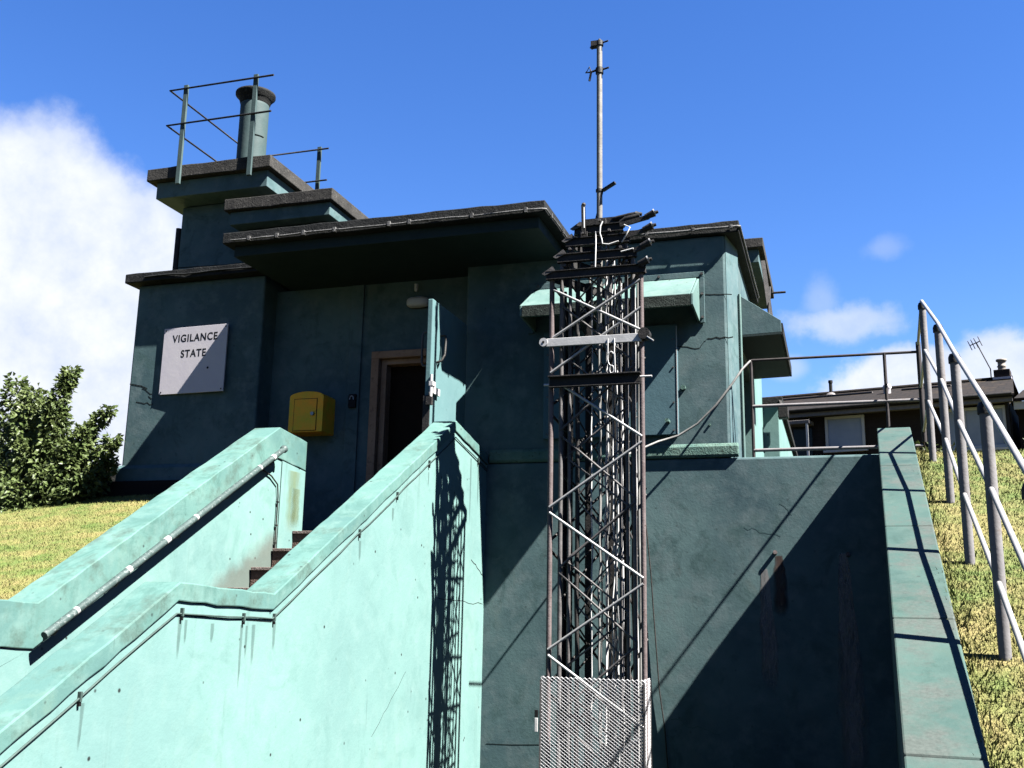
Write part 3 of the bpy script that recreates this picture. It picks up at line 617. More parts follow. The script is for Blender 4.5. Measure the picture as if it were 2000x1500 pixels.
# ---------------------------------------------------------------- retaining wall
RW = thing('retaining_wall', 'tall dark green rendered retaining wall below the main block with two stained weep pipes', 'wall')
rwb = box('wall_face', 'wall', RW, -3.27, 0.52, 8.985, 9.34, -0.2, 2.902, 0.02)
for x, z, pale, rs in ((-0.50, 2.085, True, True), (0.08, 2.07, False, False)):
    pp = MB().tube([(x, 8.985, z), (x, 8.955, z+0.004)], 0.017, 12).build('weep_pipe', 'rust', rwb)
r_ = random.Random(3)
def stain(name, mat, cx, ztop, zbot, w0, w1, seed, drift=0.0):
    rr = random.Random(seed); n = 14; Lp = []; Rp = []
    for i in range(n+1):
        t = i/n; z = ztop+(zbot-ztop)*t; w = (w0+(w1-w0)*min(1, t*1.6))*(1 if t < 0.85 else (1-t)/0.15*0.8+0.2); c = cx+drift*t
        Lp.append((c-w/2+rr.uniform(-1, 1)*0.008, 8.9835, z)); Rp.append((c+w/2+rr.uniform(-1, 1)*0.008, 8.9835, z))
    vs = Lp+Rp; fs = [(i, i+1, n+2+i, n+1+i) for i in range(n)]
    return MB().add(vs, fs).build(name, mat, rwb)
stain('rust_streak', 'stain_rust', -0.47, 2.06, 1.55, 0.05, 0.15, 3, 0.0)
stain('lime_streak', 'stain_pale', -0.60, 1.95, 0.95, 0.05, 0.16, 5, 0.03)
stain('lime_streak', 'stain_pale', 0.045, 2.08, 0.05, 0.06, 0.25, 9, 0.02)
for pts, w, sd_ in [(((-0.75, 2.30), (-0.45, 2.22)), 0.003, 1), (((-1.4, 0.70), (-1.0, 0.60)), 0.004, 2), (((-0.45, 2.50), (-0.35, 2.40)), 0.0025, 5)]:
    MB().strip(wander((pts[0][0], 8.984, pts[0][1]), (pts[1][0], 8.984, pts[1][1]), 9, 0.02, (0, 0, 1), sd_), w, 0.0004, (0, -1, 0)).build('crack', 'faint', rwb)
MB().strip(wander((-3.03, 8.984, 0.42), (-2.1, 8.984, 0.45), 4, 0.006, (0, 0, 1), 21), 0.006, 0.0004, (0, -1, 0)).build('crack', 'crack', rwb)

# wing wall that slopes down towards the viewer
WW = thing('wing_wall', 'sloping green wing wall with grey worn coping slabs beside the grass bank', 'wall', loc=(0.35, 8.65, 0), rotz=rad(-2.06))
SLP = 0.386
def zc(y): return 3.06 + SLP*y          # local y, 0 at the top
MB().prism([(0.322, -0.2), (0.322, 2.96), (0.0, 2.96), (-7.5, zc(-7.5)-0.10), (-7.5, -0.2)], 'x', 0.012, 0.235).build('wall_face', 'wall', WW)
ys = [0.325, -1.20, -2.54, -3.82, -4.93, -6.1, -7.5]
for a, b in zip(ys[:-1], ys[1:]):
    a2, b2 = a-0.006, b+0.006
    za, zb = (3.06 if a > 0 else zc(a2)), zc(b2)
    if a > 0: poly = [(a2, 2.962), (a2, 3.06), (0.0, 3.06), (b2, zb), (b2, zb-0.098), (0.0, 2.962)]
    else: poly = [(a2, za-0.098), (a2, za), (b2, zb), (b2, zb-0.098)]
    MB().prism(poly, 'x', 0.0, 0.252).build('coping_slab', 'slabtop', WW, 0.008)
MB().prism([(0.30, 2.97), (0.30, 3.05), (0.0, 3.05), (-7.45, zc(-7.45)-0.012), (-7.45, zc(-7.45)-0.09)], 'x', 0.008, 0.244).build('joint_filler', 'crack', WW)

# ---------------------------------------------------------------- stair
ST = thing('stair', 'brown stepped stair rising between the pale green parapets', 'stairs')
st = MB(); X0, X1 = -4.60, -3.28
pts = [(9.25, 0.0), (9.25, 2.22), (8.15, 2.22)]
y, z = 8.15, 2.22
for k in range(9):
    z -= 0.171; pts.append((y, z)); 
    if k < 8: y -= 0.32; pts.append((y, z))
y = 4.45; pts.append((y, z))
for k in range(4):
    z2 = z-0.17*(k+1); pts.append((y, max(z2, 0.0))); y -= 0.3; pts.append((y, max(z2, 0.0)))
pts = [p for p in pts]; pts.append((y, 0.0))
st.prism(pts, 'x', X0, X1)
stp = st.build('step_flight', 'step', ST)
ns = MB(); y, z = 8.15, 2.22
for k in range(9): ns.box(X0+0.002, X1-0.002, y-0.014, y+0.03, z-0.022, z+0.004); y -= 0.32; z -= 0.171
ns.build('nosing', 'nosing', ST, 0.003)
box('landing', 'step', ST, -5.6, X0-0.26, 8.33, 9.25, 1.9, 2.22, 0.004)

PROF = [(8.12, 3.155), (5.28, 1.65), (4.38, 1.69), (3.30, 1.09), (1.6, 0.14)]
def parapet(x_in, x_out, endpts, label, low, mat='stair', off=0.095):
    # endpts: profile from the far end to the peak
    T = thing('stair_parapet', label, 'wall', 'stair parapets')
    prof = endpts + low
    rj = random.Random(len(label)); fine = [prof[0]]
    for (a, b), (c_, d_2) in zip(prof[:-1], prof[1:]):
        n = max(1, int(math.hypot(c_-a, d_2-b)/0.11))
        fine += [(a+(c_-a)*i/n, b+(d_2-b)*i/n+(rj.uniform(-0.004, 0.0035) if i < n else 0)) for i in range(1, n+1)]
    low_edge = [(a, b-off+0.002+rj.uniform(-0.004, 0.004)) for a, b in fine]
    def under(p, d): return [(a, b-d) for a, b in p]
    xa, xb = min(x_in, x_out), max(x_in, x_out)
    top_u = under(prof, off)
    poly = [(prof[0][0], -0.1)] + top_u + [(prof[-1][0], -0.1)]
    wf = MB().prism(poly, 'x', xa+0.014, xb-0.014).build('wall_face', mat, T)
    # coping follows the profile; small soft bulge where the slopes meet
    cop = MB().prism(fine + list(reversed(low_edge)), 'x', xa, xb).build('coping', 'coping', T, 0.007)
    return T, wf
low_r = PROF
T1, wf1 = parapet(-3.28, -3.07, [(9.02, 2.975)], 'near pale green stair parapet with a cable clipped under its coping', low_r)
low_l = [(7.82, 3.10), (5.16, 1.575), (4.3, 1.62), (3.2, 1.03), (1.6, 0.14)]
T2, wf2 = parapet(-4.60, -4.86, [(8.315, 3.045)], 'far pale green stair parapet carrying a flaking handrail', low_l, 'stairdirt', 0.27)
# end pier of the far parapet stands proud of the wall
MB().prism([(8.315, 0.5), (8.315, 2.773), (7.90, 2.815), (7.90, 0.5)], 'x', -4.612, -4.601).build('end_pier', 'stair', T2, 0.004)

def on_path(prof, off):
    return [(a, b-off) for a, b in prof]
def cablepath(prof, off, x, seed, step=0.22, amp=0.006):
    r = random.Random(seed); P = on_path(prof, off); out = []
    for (a, b), (c, d) in zip(P[:-1], P[1:]):
        L = math.hypot(c-a, d-b); n = max(1, int(L/step))
        for i in range(n): t = i/n; out.append((x+r.uniform(0, 0.004), a+(c-a)*t, b+(d-b)*t+r.uniform(-amp, amp)))
    out.append((x, P[-1][0], P[-1][1])); return out
# flexible cable below the near coping with clips
CB = thing('clipped_cable', 'thin cable clipped below the coping of the near stair parapet', 'cable')
full = [(9.03, 2.975)] + PROF
cpth = cablepath(full, 0.145, -3.077, 5)
MB().tube(cpth, 0.0048, 6).build('wire', 'wire', CB)
MB().strip([( -3.0835, a, b-0.156) for a, b in full], 0.006, 0.001, (1, 0, 0)).build('dark_line', 'crack', CB)  # dark line drawn on the wall just below the cable
for yc_ in (8.72, 7.55, 6.95, 6.35, 5.30, 4.98, 4.42, 3.75):
    for (a, b), (c, d) in zip(full[:-1], full[1:]):
        if c <= yc_ <= a: zz = b+(d-b)*(a-yc_)/(a-c)-0.145
    MB().box(-3.085, -3.066, yc_-0.006, yc_+0.006, zz-0.018, zz+0.024).build('clip', 'wire', CB, 0.002)
    MB().box(-3.085, -3.070, yc_-0.006, yc_+0.006, zz-0.036, zz-0.019).build('plug', 'black', CB)
# cable from the handrail end down the far parapet
HC = thing('drop_cable', 'dark thin cable dropping from the end of the handrail to the steps', 'cable')
MB().tube([(-4.597, 7.55, 2.70), (-4.597, 7.72, 2.66), (-4.597, 7.83, 2.60), (-4.597, 7.85, 2.50), (-4.597, 7.85, 2.05)], 0.007, 6).build('wire', 'darksteel', HC)
for z in (2.45, 2.25, 2.1): MB().box(-4.6, -4.585, 7.838, 7.862, z-0.006, z+0.006).build('clip', 'darksteel', HC)
# handrail
HR = thing('handrail', 'flaking grey tubular handrail along the far stair parapet', 'handrail')
hx = -4.505; ha = Vector((hx, 7.72, 2.88)); hbp = Vector((hx, 5.13, 1.385))
MB().tube([ha, ha.lerp(hbp, 0.3), ha.lerp(hbp, 0.6), hbp], 0.024, 12).build('rail', 'rail', HR)
kb = MB(); d_ = (ha-hbp).normalized(); kb.tube([ha-d_*0.01, ha+d_*0.015, ha+d_*0.035, ha+d_*0.05], [0.018, 0.034, 0.034, 0.014], 10); kb.build('end_knob', 'rail', HR)
for t in (0.06, 0.29, 0.52, 0.76, 0.96):
    p = ha.lerp(hbp, t); MB().tube([p+Vector((0, 0, -0.02)), p+Vector((-0.02, 0, -0.055)), p+Vector((-0.10, 0, -0.065))], 0.009, 6).build('bracket', 'rail', HR)
for t, l in ((0.05, .03), (0.13, .02), (0.45, .02), (0.57, .04), (0.72, .03), (0.9, .02)):
    p = ha.lerp(hbp, t); q = ha.lerp(hbp, t+l*0.4); MB().tube([p, q], 0.0247, 12, False).build('bare_patch', 'brightsteel', HR)

# yellow algae run on the far end pier
for y0_, y1_, z0_, z1_ in ((7.98, 8.24, 2.2, 2.75), (8.08, 8.26, 2.25, 2.6)):
    MB().add([(-4.5985+0.0004*(y0_ > 8.1), y0_, z0_), (-4.5985+0.0004*(y0_ > 8.1), y1_, z0_), (-4.5985+0.0004*(y0_ > 8.1), y1_, z1_), (-4.5985+0.0004*(y0_ > 8.1), y0_, z1_)], [(0, 1, 2, 3)]).build('algae_run', 'algae', wf2)
# drips below the clips of the near parapet
rr = random.Random(9)
for yd_, zt, ln in [(4.42, 1.520, 0.20), (4.47, 1.510, 0.12), (4.98, 1.480, 0.34), (5.03, 1.475, 0.18), (5.10, 1.480, 0.22), (5.32, 1.490, 0.16), (6.38, 2.020, 0.14), (7.56, 2.640, 0.12), (3.78, 1.170, 0.2), (4.70, 1.490, 0.10), (8.55, 2.890, 0.6), (8.75, 2.870, 0.4), (6.9, 2.290, 0.10)]:
    w = rr.uniform(0.014, 0.03); n = 6
    Lp = [(-3.0832, yd_-w*(1-i/n*0.7)+rr.uniform(-1, 1)*0.002, zt-ln*i/n) for i in range(n+1)]; Rp = [(-3.0832, yd_+w*(1-i/n*0.7)+rr.uniform(-1, 1)*0.002, zt-ln*i/n) for i in range(n+1)]
    MB().add(Lp+Rp, [(i, i+1, n+2+i, n+1+i) for i in range(n)]).build('drip_stain', 'drip', wf1)
# paint cracks on the near parapet
for pts, w, sd_ in [(((7.85, 1.66), (8.95, 1.62)), 0.006, 3), (((6.7, 0.72), (7.25, 1.12)), 0.0035, 7), (((8.62, 2.0), (8.98, 1.86)), 0.010, 11)]:
    MB().strip(wander((-3.084, pts[0][0], pts[0][1]), (-3.084, pts[1][0], pts[1][1]), 9, 0.012, (0, 0, 1), sd_), w, 0.0004, (1, 0, 0)).build('crack', 'crack', wf1)

# ---------------------------------------------------------------- terrace railing and slope railing
TR = thing('terrace_railing', 'thin dark three rail railing on top of the retaining wall', 'railing')
for x, z1 in ((-0.655, 3.78), (0.46, 3.78)):
    MB().tube([(x, 9.06, 2.9), (x, 9.06, z1)], 0.014, 8).build('post', 'darkrail', TR)
for z in (3.775, 3.36, 2.97):
    MB().tube([(-0.655, 9.06, z), (0.72, 9.06, z+0.0)], 0.012 if z > 3.5 else 0.015, 8).build('rail', 'darkrail' if z > 3.5 else 'postpaint', TR)
MB().tube([(0.735, 9.06, 3.0), (0.735, 9.06, 3.86)], 0.02, 8).build('end_post', 'darkrail', TR)
GR = thing('slope_railing', 'grey tubular three rail railing descending the grass bank', 'railing')
posts = [(0.675, 7.75, 2.66, 3.82), (0.672, 6.76, 2.30, 3.385), (0.63, 5.64, 1.86, 2.925), (0.61, 4.55, 1.44, 2.455), (0.575, 3.45, 1.0, 1.99), (0.54, 2.35, 0.58, 1.55)]
for x, y, z0, z1 in posts:
    pb = MB().tube([(x, y, z0-0.05), (x, y, z1-0.012)], 0.0245, 16).build('post', 'postpaint', GR)
    MB().lathe([(0.031, -0.03), (0.031, 0.0), (0.024, 0.018), (0.0, 0.026)], (x, y, z1-0.012), 14).build('cap', 'darksteel', pb)
def rail_pts(off): return [(x-0.004, y-0.03, z1-off) for x, y, z0, z1 in posts]
for off, xo in ((-0.012, 0.0), (0.36, 0.0), (0.735, 0.0)):
    P = rail_pts(off); P = [(0.735, 9.06, P[0][2]+0.005), (P[0][0], P[0][1]+0.02, P[0][2]+0.005)] + P
    MB().tube(P, 0.0118, 10).build('rail', 'railgrey', GR)

# hanging cable from terrace railing to the tower foot
def cat(p, q, sag, n=14):
    p, q = Vector(p), Vector(q); return [p.lerp(q, i/n) + Vector((0, 0, -sag*4*(i/n)*(1-i/n))) for i in range(n+1)]
HCb = thing('hanging_cable', 'slack grey cable from the terrace railing corner to the lattice tower', 'cable')
MB().tube([(-0.66, 9.05, 3.77), (-0.72, 8.95, 3.68), (-0.80, 8.90, 3.55), (-0.95, 8.88, 3.35), (-1.11, 8.87, 3.19), (-1.28, 8.87, 3.09), (-1.45, 8.80, 3.03), (-1.62, 8.3, 2.85)], 0.010, 8).build('wire', 'cable', HCb)
WC = thing('wall_cable', 'thin dark cable hanging down the retaining wall right of the tower', 'cable')
MB().tube([(-1.61, 8.96, 2.9)] + wander((-1.61, 8.965, 2.5), (-1.40, 8.965, 0.0), 8, 0.012, (1, 0, 0), 6), 0.006, 6).build('wire', 'darksteel', WC)

# ---------------------------------------------------------------- lattice tower
LT = thing('lattice_tower', 'folded telescopic steel lattice mast with nested sections and a thin pole on top', 'mast', loc=(-1.705, 7.70, 0))
def Lg(k, w):      # leg feet of a triangular section of width w
    d = w*0.86; return [Vector((-w/2, -d/3, 0)), Vector((w/2, -d/3, 0)), Vector((0, 2*d/3, 0))]
secs = [(0.71, 0.0, 4.17, 0.020, 0.52), (0.57, 0.15, 4.32, 0.017, 0.52), (0.45, 0.3, 4.46, 0.014, 0.39), (0.33, 0.45, 4.57, 0.012, 0.39)]
V3 = Vector
for k, (w, z0, z1, r, pitch) in enumerate(secs):
    lg = Lg(k, w)
    # head frame: channels on three sides with lugs
    hb = MB(); e = 0.045 + 0.012*(k == 0)
    c = [p*(1+e/w*1.4) for p in lg]
    for i in range(3):
        a, b = c[i], c[(i+1) % 3]
        hb.bar(a+V3((0, 0, z1)), b+V3((0, 0, z1)), 0.008, 0.06); fw = 0.045 if i == 0 else 0.018; hb.bar(a+V3((0, 0, z1+0.032)), b+V3((0, 0, z1+0.032)), fw, 0.006); hb.bar(a+V3((0, 0, z1-0.032)), b+V3((0, 0, z1-0.032)), fw, 0.006)
    S_ = hb.build('tower_section', 'darksteel', LT)
    for i, p in enumerate(lg):
        mt = 'rust' if k == 0 and i < 2 else 'steel'
        MB().tube([p+V3((0, 0, z0)), p+V3((0, 0, z1))], r, 10).build('leg', mt, S_)
    # zigzag lacing on three faces
    for i in range(3):
        a, b = lg[i], lg[(i+1) % 3]; lb = MB(); z = 0.24+0.13*(i == 1)+0.26*(i == 2)+(z0 if k else 0)*0.5; side = k % 2; cr = r*0.55
        nrm = (b-a).cross(V3((0, 0, 1))).normalized()*r
        while z+pitch < z1-0.02:
            p, q = (a, b) if side == 0 else (b, a)
            lb.tube([p+nrm+V3((0, 0, z+0.02)), q+nrm+V3((0, 0, z+pitch-0.02))], cr, 6)
            z += pitch; side = 1-side
        lb.build('lacing', ('railgrey' if k == 0 else 'steel') if i == 0 else 'darksteel', S_)
    if k == 0:
        xb = MB()
        xb.tube([lg[0]+V3((0.02, -0.03, 3.66)), lg[1]+V3((0, -0.03, 4.08))], 0.011, 6); xb.tube([lg[0]+V3((0.02, -0.022, 4.05)), lg[1]+V3((0, -0.022, 3.68))], 0.011, 6)
        xb.build('cross_brace', 'railgrey', S_)
    # pulley wheel and lug of each head
    pr_ = MB(); px = 0.375+0.012*k; pz = z1+0.03+0.008*k; pr_.bar((c[1].x-0.02, c[1].y-0.012, z1+0.01), (px, c[1].y-0.02, pz), 0.022, 0.035)
    pr_.tube([(px-0.03, c[1].y-0.02, pz), (px+0.045, c[1].y-0.03, pz+0.025)], [0.022, 0.03], 10); pr_.tube([(px+0.045, c[1].y-0.03, pz+0.025), (px+0.075, c[1].y-0.03, pz+0.032)], [0.017, 0.012], 8)
    pr_.build('pulley', 'darksteel', S_)
    MB().tube([(px+0.04, c[1].y-0.035, pz+0.03), (px+0.05, c[1].y-0.035, pz+0.035)], 0.024, 10).build('pulley_rim', 'brightsteel', S_)
    lgx = MB().prism([(c[0].x-0.035, z1+0.015), (c[0].x+0.05, z1+0.072), (c[0].x+0.075, z1+0.036), (c[0].x-0.01, z1+0.0)], 'y', c[0].y-0.02, c[0].y-0.01)
    lgx.build('lug', 'steel', S_)
# bright and dark cross beams across the front
yF = Lg(0, 0.71)[0].y - 0.028
cbm = MB().box(-0.385, 0.365, yF-0.02, yF, 3.585, 3.65).build('cross_beam', 'brightsteel', LT, 0.003)
pw = MB(); pw.tube([(-0.405, yF-0.035, 3.62), (-0.405, yF-0.005, 3.62)], 0.034, 16); pw.build('pulley', 'brightsteel', cbm)
MB().tube([(-0.405, yF-0.038, 3.62), (-0.405, yF-0.0355, 3.62)], 0.010, 10).build('axle', 'black', cbm)
sh3 = MB(); sh3.tube([(0.385, yF-0.05, 3.64), (0.385, yF+0.04, 3.64)], 0.045, 14); sh3.bar((0.40, yF-0.03, 3.62), (0.46, yF-0.06, 3.57), 0.02, 0.02); sh3.build('shackle', 'darksteel', cbm)
MB().bar((0.41, yF-0.05, 3.61), (0.465, yF-0.08, 3.565), 0.008, 0.008).build('pin', 'brightsteel', cbm)
cb2 = MB(); cb2.box(-0.36, 0.35, yF-0.006, yF, 3.255, 3.345); cb2.box(-0.365, 0.355, yF-0.05, yF-0.006, 3.335, 3.345); cb2.box(-0.36, 0.35, yF-0.04, yF-0.006, 3.255, 3.262)
cb2.build('cross_beam', 'darksteel', LT, 0.002)
MB().tube([(-0.40, yF-0.02, 3.28), (-0.36, yF-0.02, 3.28)], 0.01, 6).build('bolt', 'brightsteel', LT)
MB().tube([(0.35, yF-0.02, 3.31), (0.44, yF-0.02, 3.31)], 0.008, 6).build('bolt', 'brightsteel', LT)
# chain and shackle hanging from the bright beam
ch = MB()
for dx in (0.105, 0.155): ch.tube([(dx, yF-0.025, 3.62), (dx, yF-0.025, 3.50)], 0.005, 6)
def ring(c, rx, rz, r): return [(c[0]+rx*math.cos(a), c[1], c[2]+rz*math.sin(a)) for a in np.linspace(0, 2*math.pi, 13)]
ch.tube(ring((0.13, yF-0.025, 3.46), 0.026, 0.055, 0), 0.005, 6); ch.tube(ring((0.135, yF-0.03, 3.375), 0.016, 0.03, 0), 0.005, 6); ch.tube([(0.158, yF-0.03, 3.5), (0.162, yF-0.03, 3.35)], 0.005, 6)
ch.build('chain', 'brightsteel', LT)
# inner cables
for k in range(13):
    r = random.Random(50+k); x = r.gauss(0.06, 0.05) if k < 9 else r.uniform(-0.22, 0.2); y = r.uniform(-0.10, 0.16)
    pts = [(x, y, 0.05)]; z = 0.05
    while z < 4.35 - 0.05*k % 0.4:
        z += r.uniform(0.12, 0.3); x2 = x + r.uniform(-1, 1)*(0.014 if k < 9 else 0.006); pts.append((x2, y+r.uniform(-1, 1)*0.015, z))
    MB().tube(pts, 0.006 if k % 3 else 0.009, 6).build('cable', 'whitecable' if k % 2 == 0 else 'cable', LT)
for x0_, x1_, y_, z0_, z1_ in ((-0.31, -0.235, 0.02, 0.3, 3.95), (0.02, 0.085, 0.14, 0.3, 4.1), (0.14, 0.20, 0.06, 0.4, 3.9), (-0.16, -0.11, 0.12, 0.3, 4.2)):
    MB().box(x0_, x1_, y_-0.004, y_+0.004, z0_, z1_).build('cable_tray', 'darksteel', LT, 0.001)
for x, y, m, r in ((-0.30, 0.0, 'darksteel', 0.014), (-0.245, -0.05, 'cable', 0.008), (-0.17, -0.10, 'darksteel', 0.018), (0.27, -0.02, 'whitecable', 0.007), (0.31, -0.10, 'cable', 0.010), (0.235, 0.05, 'darksteel', 0.016)):
    MB().tube(wander((x, y, 0.1), (x, y, 4.1), 10, 0.006, (1, 0, 0), int(abs(x)*100)), r, 8).build('vertical_rod', m, LT)
# pole on top with clamps
pole = MB().tube([(-0.03, 0.06, 3.6), (-0.03, 0.06, 6.31)], 0.024, 14).build('pole', 'pole', LT)
cmp_ = MB(); cmp_.tube([(-0.03, 0.06, 6.29), (-0.03, 0.06, 6.33)], 0.034, 12); cmp_.box(-0.10, -0.035, 0.03, 0.09, 6.285, 6.33); cmp_.tube([(-0.10, 0.05, 6.27), (-0.06, 0.05, 6.33)], 0.016, 8); cmp_.tube([(-0.03, 0.06, 6.31), (0.05, 0.04, 6.315)], 0.007, 6)
cmp_.tube([(-0.03, 0.06, 6.33), (-0.03, 0.06, 6.355)], [0.02, 0.008], 10)
cmp_.build('top_clamp', 'darksteel', pole)
cm2 = MB(); cm2.tube([(-0.03, 0.06, 6.03), (-0.03, 0.06, 6.08)], 0.034, 12); cm2.tube([(-0.03, 0.06, 6.06), (0.055, 0.04, 6.065)], 0.008, 6)
cm2.tube([(-0.06, 0.05, 6.06), (-0.10, 0.05, 6.05), (-0.115, 0.05, 5.97)], 0.010, 6); cm2.tube([(-0.10, 0.05, 6.05), (-0.145, 0.05, 6.05), (-0.115, 0.05, 6.10), (-0.10, 0.05, 6.05)], 0.008, 6)
cm2.build('clamp', 'darksteel', pole)
cm3 = MB(); cm3.tube([(-0.03, 0.06, 4.96), (-0.03, 0.06, 4.98)], 0.032, 12); cm3.bar((0.0, 0.05, 4.965), (0.11, 0.02, 5.01), 0.03, 0.02); cm3.tube([(0.0, 0.05, 4.96), (-0.06, 0.05, 4.72)], 0.006, 6)
cm3.build('clamp', 'darksteel', pole)
# clutter on the top head
tp = MB()
tp.add([], [])
tp.prism([(-0.20, 4.66), (-0.13, 4.70), (0.13, 4.70), (0.17, 4.655), (0.10, 4.60), (-0.14, 4.60)], 'y', -0.02, 0.12)
tp.tube([(0.10, -0.02, 4.68), (0.24, -0.05, 4.685), (0.29, -0.05, 4.69)], [0.018, 0.022, 0.022], 8); tp.tube([(0.29, -0.05, 4.69), (0.34, -0.05, 4.685)], [0.026, 0.014], 8)
tp.tube([(0.14, -0.08, 4.60), (0.22, -0.10, 4.63), (0.33, -0.10, 4.655)], [0.012, 0.03, 0.022], 8)
tp.bar((-0.11, -0.16, 4.52), (-0.115, -0.16, 4.76), 0.03, 0.02); tp.tube([(-0.115, -0.16, 4.76), (-0.115, -0.14, 4.78)], 0.018, 8)
tp.build('head_gear', 'darksteel', LT)
for k, (bx, bz, bw, bh) in enumerate([(-0.22, 4.40, 0.05, 0.07), (-0.12, 4.525, 0.07, 0.05), (0.10, 4.53, 0.06, 0.06), (0.19, 4.38, 0.05, 0.05), (-0.02, 4.255, 0.08, 0.05), (0.24, 4.26, 0.05, 0.06), (-0.26, 4.265, 0.05, 0.05), (0.02, 4.62, 0.09, 0.05)]):
    MB().box(bx-bw/2, bx+bw/2, -0.16+0.02*(k % 3), -0.11+0.02*(k % 3), bz-bh/2, bz+bh/2).build('bracket_plate', 'darksteel', LT, 0.004)
    MB().tube([(bx, -0.15, bz), (bx, -0.185, bz)], 0.011, 8).build('bolt', 'steel', LT)
rp = MB()
rp.tube([(-0.105, -0.18, 4.74), (-0.10, -0.19, 4.56)], 0.005, 6);
rp.tube([(-0.005, -0.19, 4.52), (0.0, -0.21, 4.40), (-0.005, -0.21, 4.22)], 0.006, 6)
rp.tube([(0.05, -0.19, 4.60), (0.035, -0.2, 4.56), (0.03, -0.2, 4.5), (0.045, -0.2, 4.45), (0.05, -0.2, 4.41), (0.10, -0.2, 4.40), (0.18, -0.2, 4.42)], 0.006, 6)
rp.tube([(0.20, -0.17, 4.42), (0.24, -0.19, 4.47), (0.27, -0.19, 4.53), (0.22, -0.18, 4.56)], 0.005, 6); rp.tube([(0.2, -0.2, 4.33), (0.3, -0.21, 4.345)], 0.006, 6)
rp.build('rope', 'whitecable', LT)
# expanded metal guard round the foot
def mesh_panel(P0, U, Wd, Ht, nrm):
    nx, nz = int(Wd/0.017), int(Ht/0.012); sw, th = 0.0042, 0.0026
    vs = []; fs = []; P0, U, nrm = Vector(P0), Vector(U), Vector(nrm); Z = Vector((0, 0, 1))
    cw, chh = Wd/nx, Ht/nz
    # strands between lattice nodes (i+j even): each node joins the next row left and right
    for j in range(nz):
        for i in range(nx+1):
            if (i+j) % 2: continue
            for di in (-1, 1):
                if not 0 <= i+di <= nx: continue
                a = P0+U*(i*cw)+Z*(j*chh); b = P0+U*((i+di)*cw)+Z*((j+1)*chh); o = len(vs)
                h = Z*sw/2; t = nrm*th
                vs += [a-h+t, b-h+t, b+h-t, a+h-t]; fs.append((o, o+1, o+2, o+3))
    return vs, fs
GP = bpy.data.objects.new('mesh_guard', None)
g = MB(); gx0, gx1, gy0, gy1 = -0.385, 0.368, -0.30, -0.06
for P0, U, Wd, nn in (((gx0, gy0, 0.02), (1, 0, 0), gx1-gx0, (0, -1, 0)), ((gx1, gy0, 0.02), (0, 1, 0), gy1-gy0, (1, 0, 0)), ((gx0, gy0, 0.02), (0, 1, 0), gy1-gy0, (-1, 0, 0))):
    v_, f_ = mesh_panel(P0, U, Wd, 1.095, nn); g.add(v_, f_)
gm = bpy.data.meshes.new('mesh_guard'); gm.from_pydata([tuple(p) for p in g.v], [], g.f); gm.update(); gm.materials.append(MAT['mesh'])
bpy.data.objects.remove(GP); GP = bpy.data.objects.new('mesh_guard', gm); COL.objects.link(GP); GP.parent = LT
ge = MB()
for x in (gx0, gx1):
    for y in (gy0, gy1): ge.bar((x, y, 0.0), (x, y, 1.09), 0.012, 0.012)
ge.build('corner_angle', 'steel', GP)
TG = thing('padlock', 'small dark and pale padlock hanging beside the mesh guard', 'padlock', loc=(-2.12, 7.40, 0.83))
MB().box(-0.012, 0.012, -0.008, 0.008, 0.0, 0.05).build('body', 'black', TG, 0.002); MB().box(-0.010, 0.012, -0.009, 0.007, -0.10, -0.005).build('tag', 'whitecable', TG, 0.002)

# ---------------------------------------------------------------- shrub on the lawn
def leaf_mesh(name, centers, dirs, size, mat, parent, seed):
    r = np.random.default_rng(seed); n = len(centers); c = np.array(centers)
    d = np.array(dirs); d /= np.linalg.norm(d, axis=1)[:, None]+1e-9
    u = d; s_ = np.cross(u, r.normal(0, 1, (n, 3))); s_ /= np.linalg.norm(s_, axis=1)[:, None]+1e-9; nn = np.cross(u, s_)
    L = r.uniform(0.7, 1.3, n)[:, None]*size; Wd = L*0.27
    p0 = c; p1 = c+u*L*0.45+s_*Wd+nn*L*0.08; p2 = c+u*L-nn*L*0.15; p3 = c+u*L*0.45-s_*Wd+nn*L*0.08; p4 = c+u*L*0.5
    v = np.stack([p0, p1, p2, p3, p4], 1).reshape(-1, 3)
    b = np.arange(n)*5; f = np.stack([b, b+1, b+4, b+4, b+1, b+2, b, b+4, b+3, b+4, b+2, b+3], 1).reshape(-1, 3)
    me = bpy.data.meshes.new(name); me.from_pydata(v.tolist(), [], f.tolist()); me.update(); me.materials.append(MAT[mat])
    o = bpy.data.objects.new(name, me); COL.objects.link(o); o.parent = parent; return o
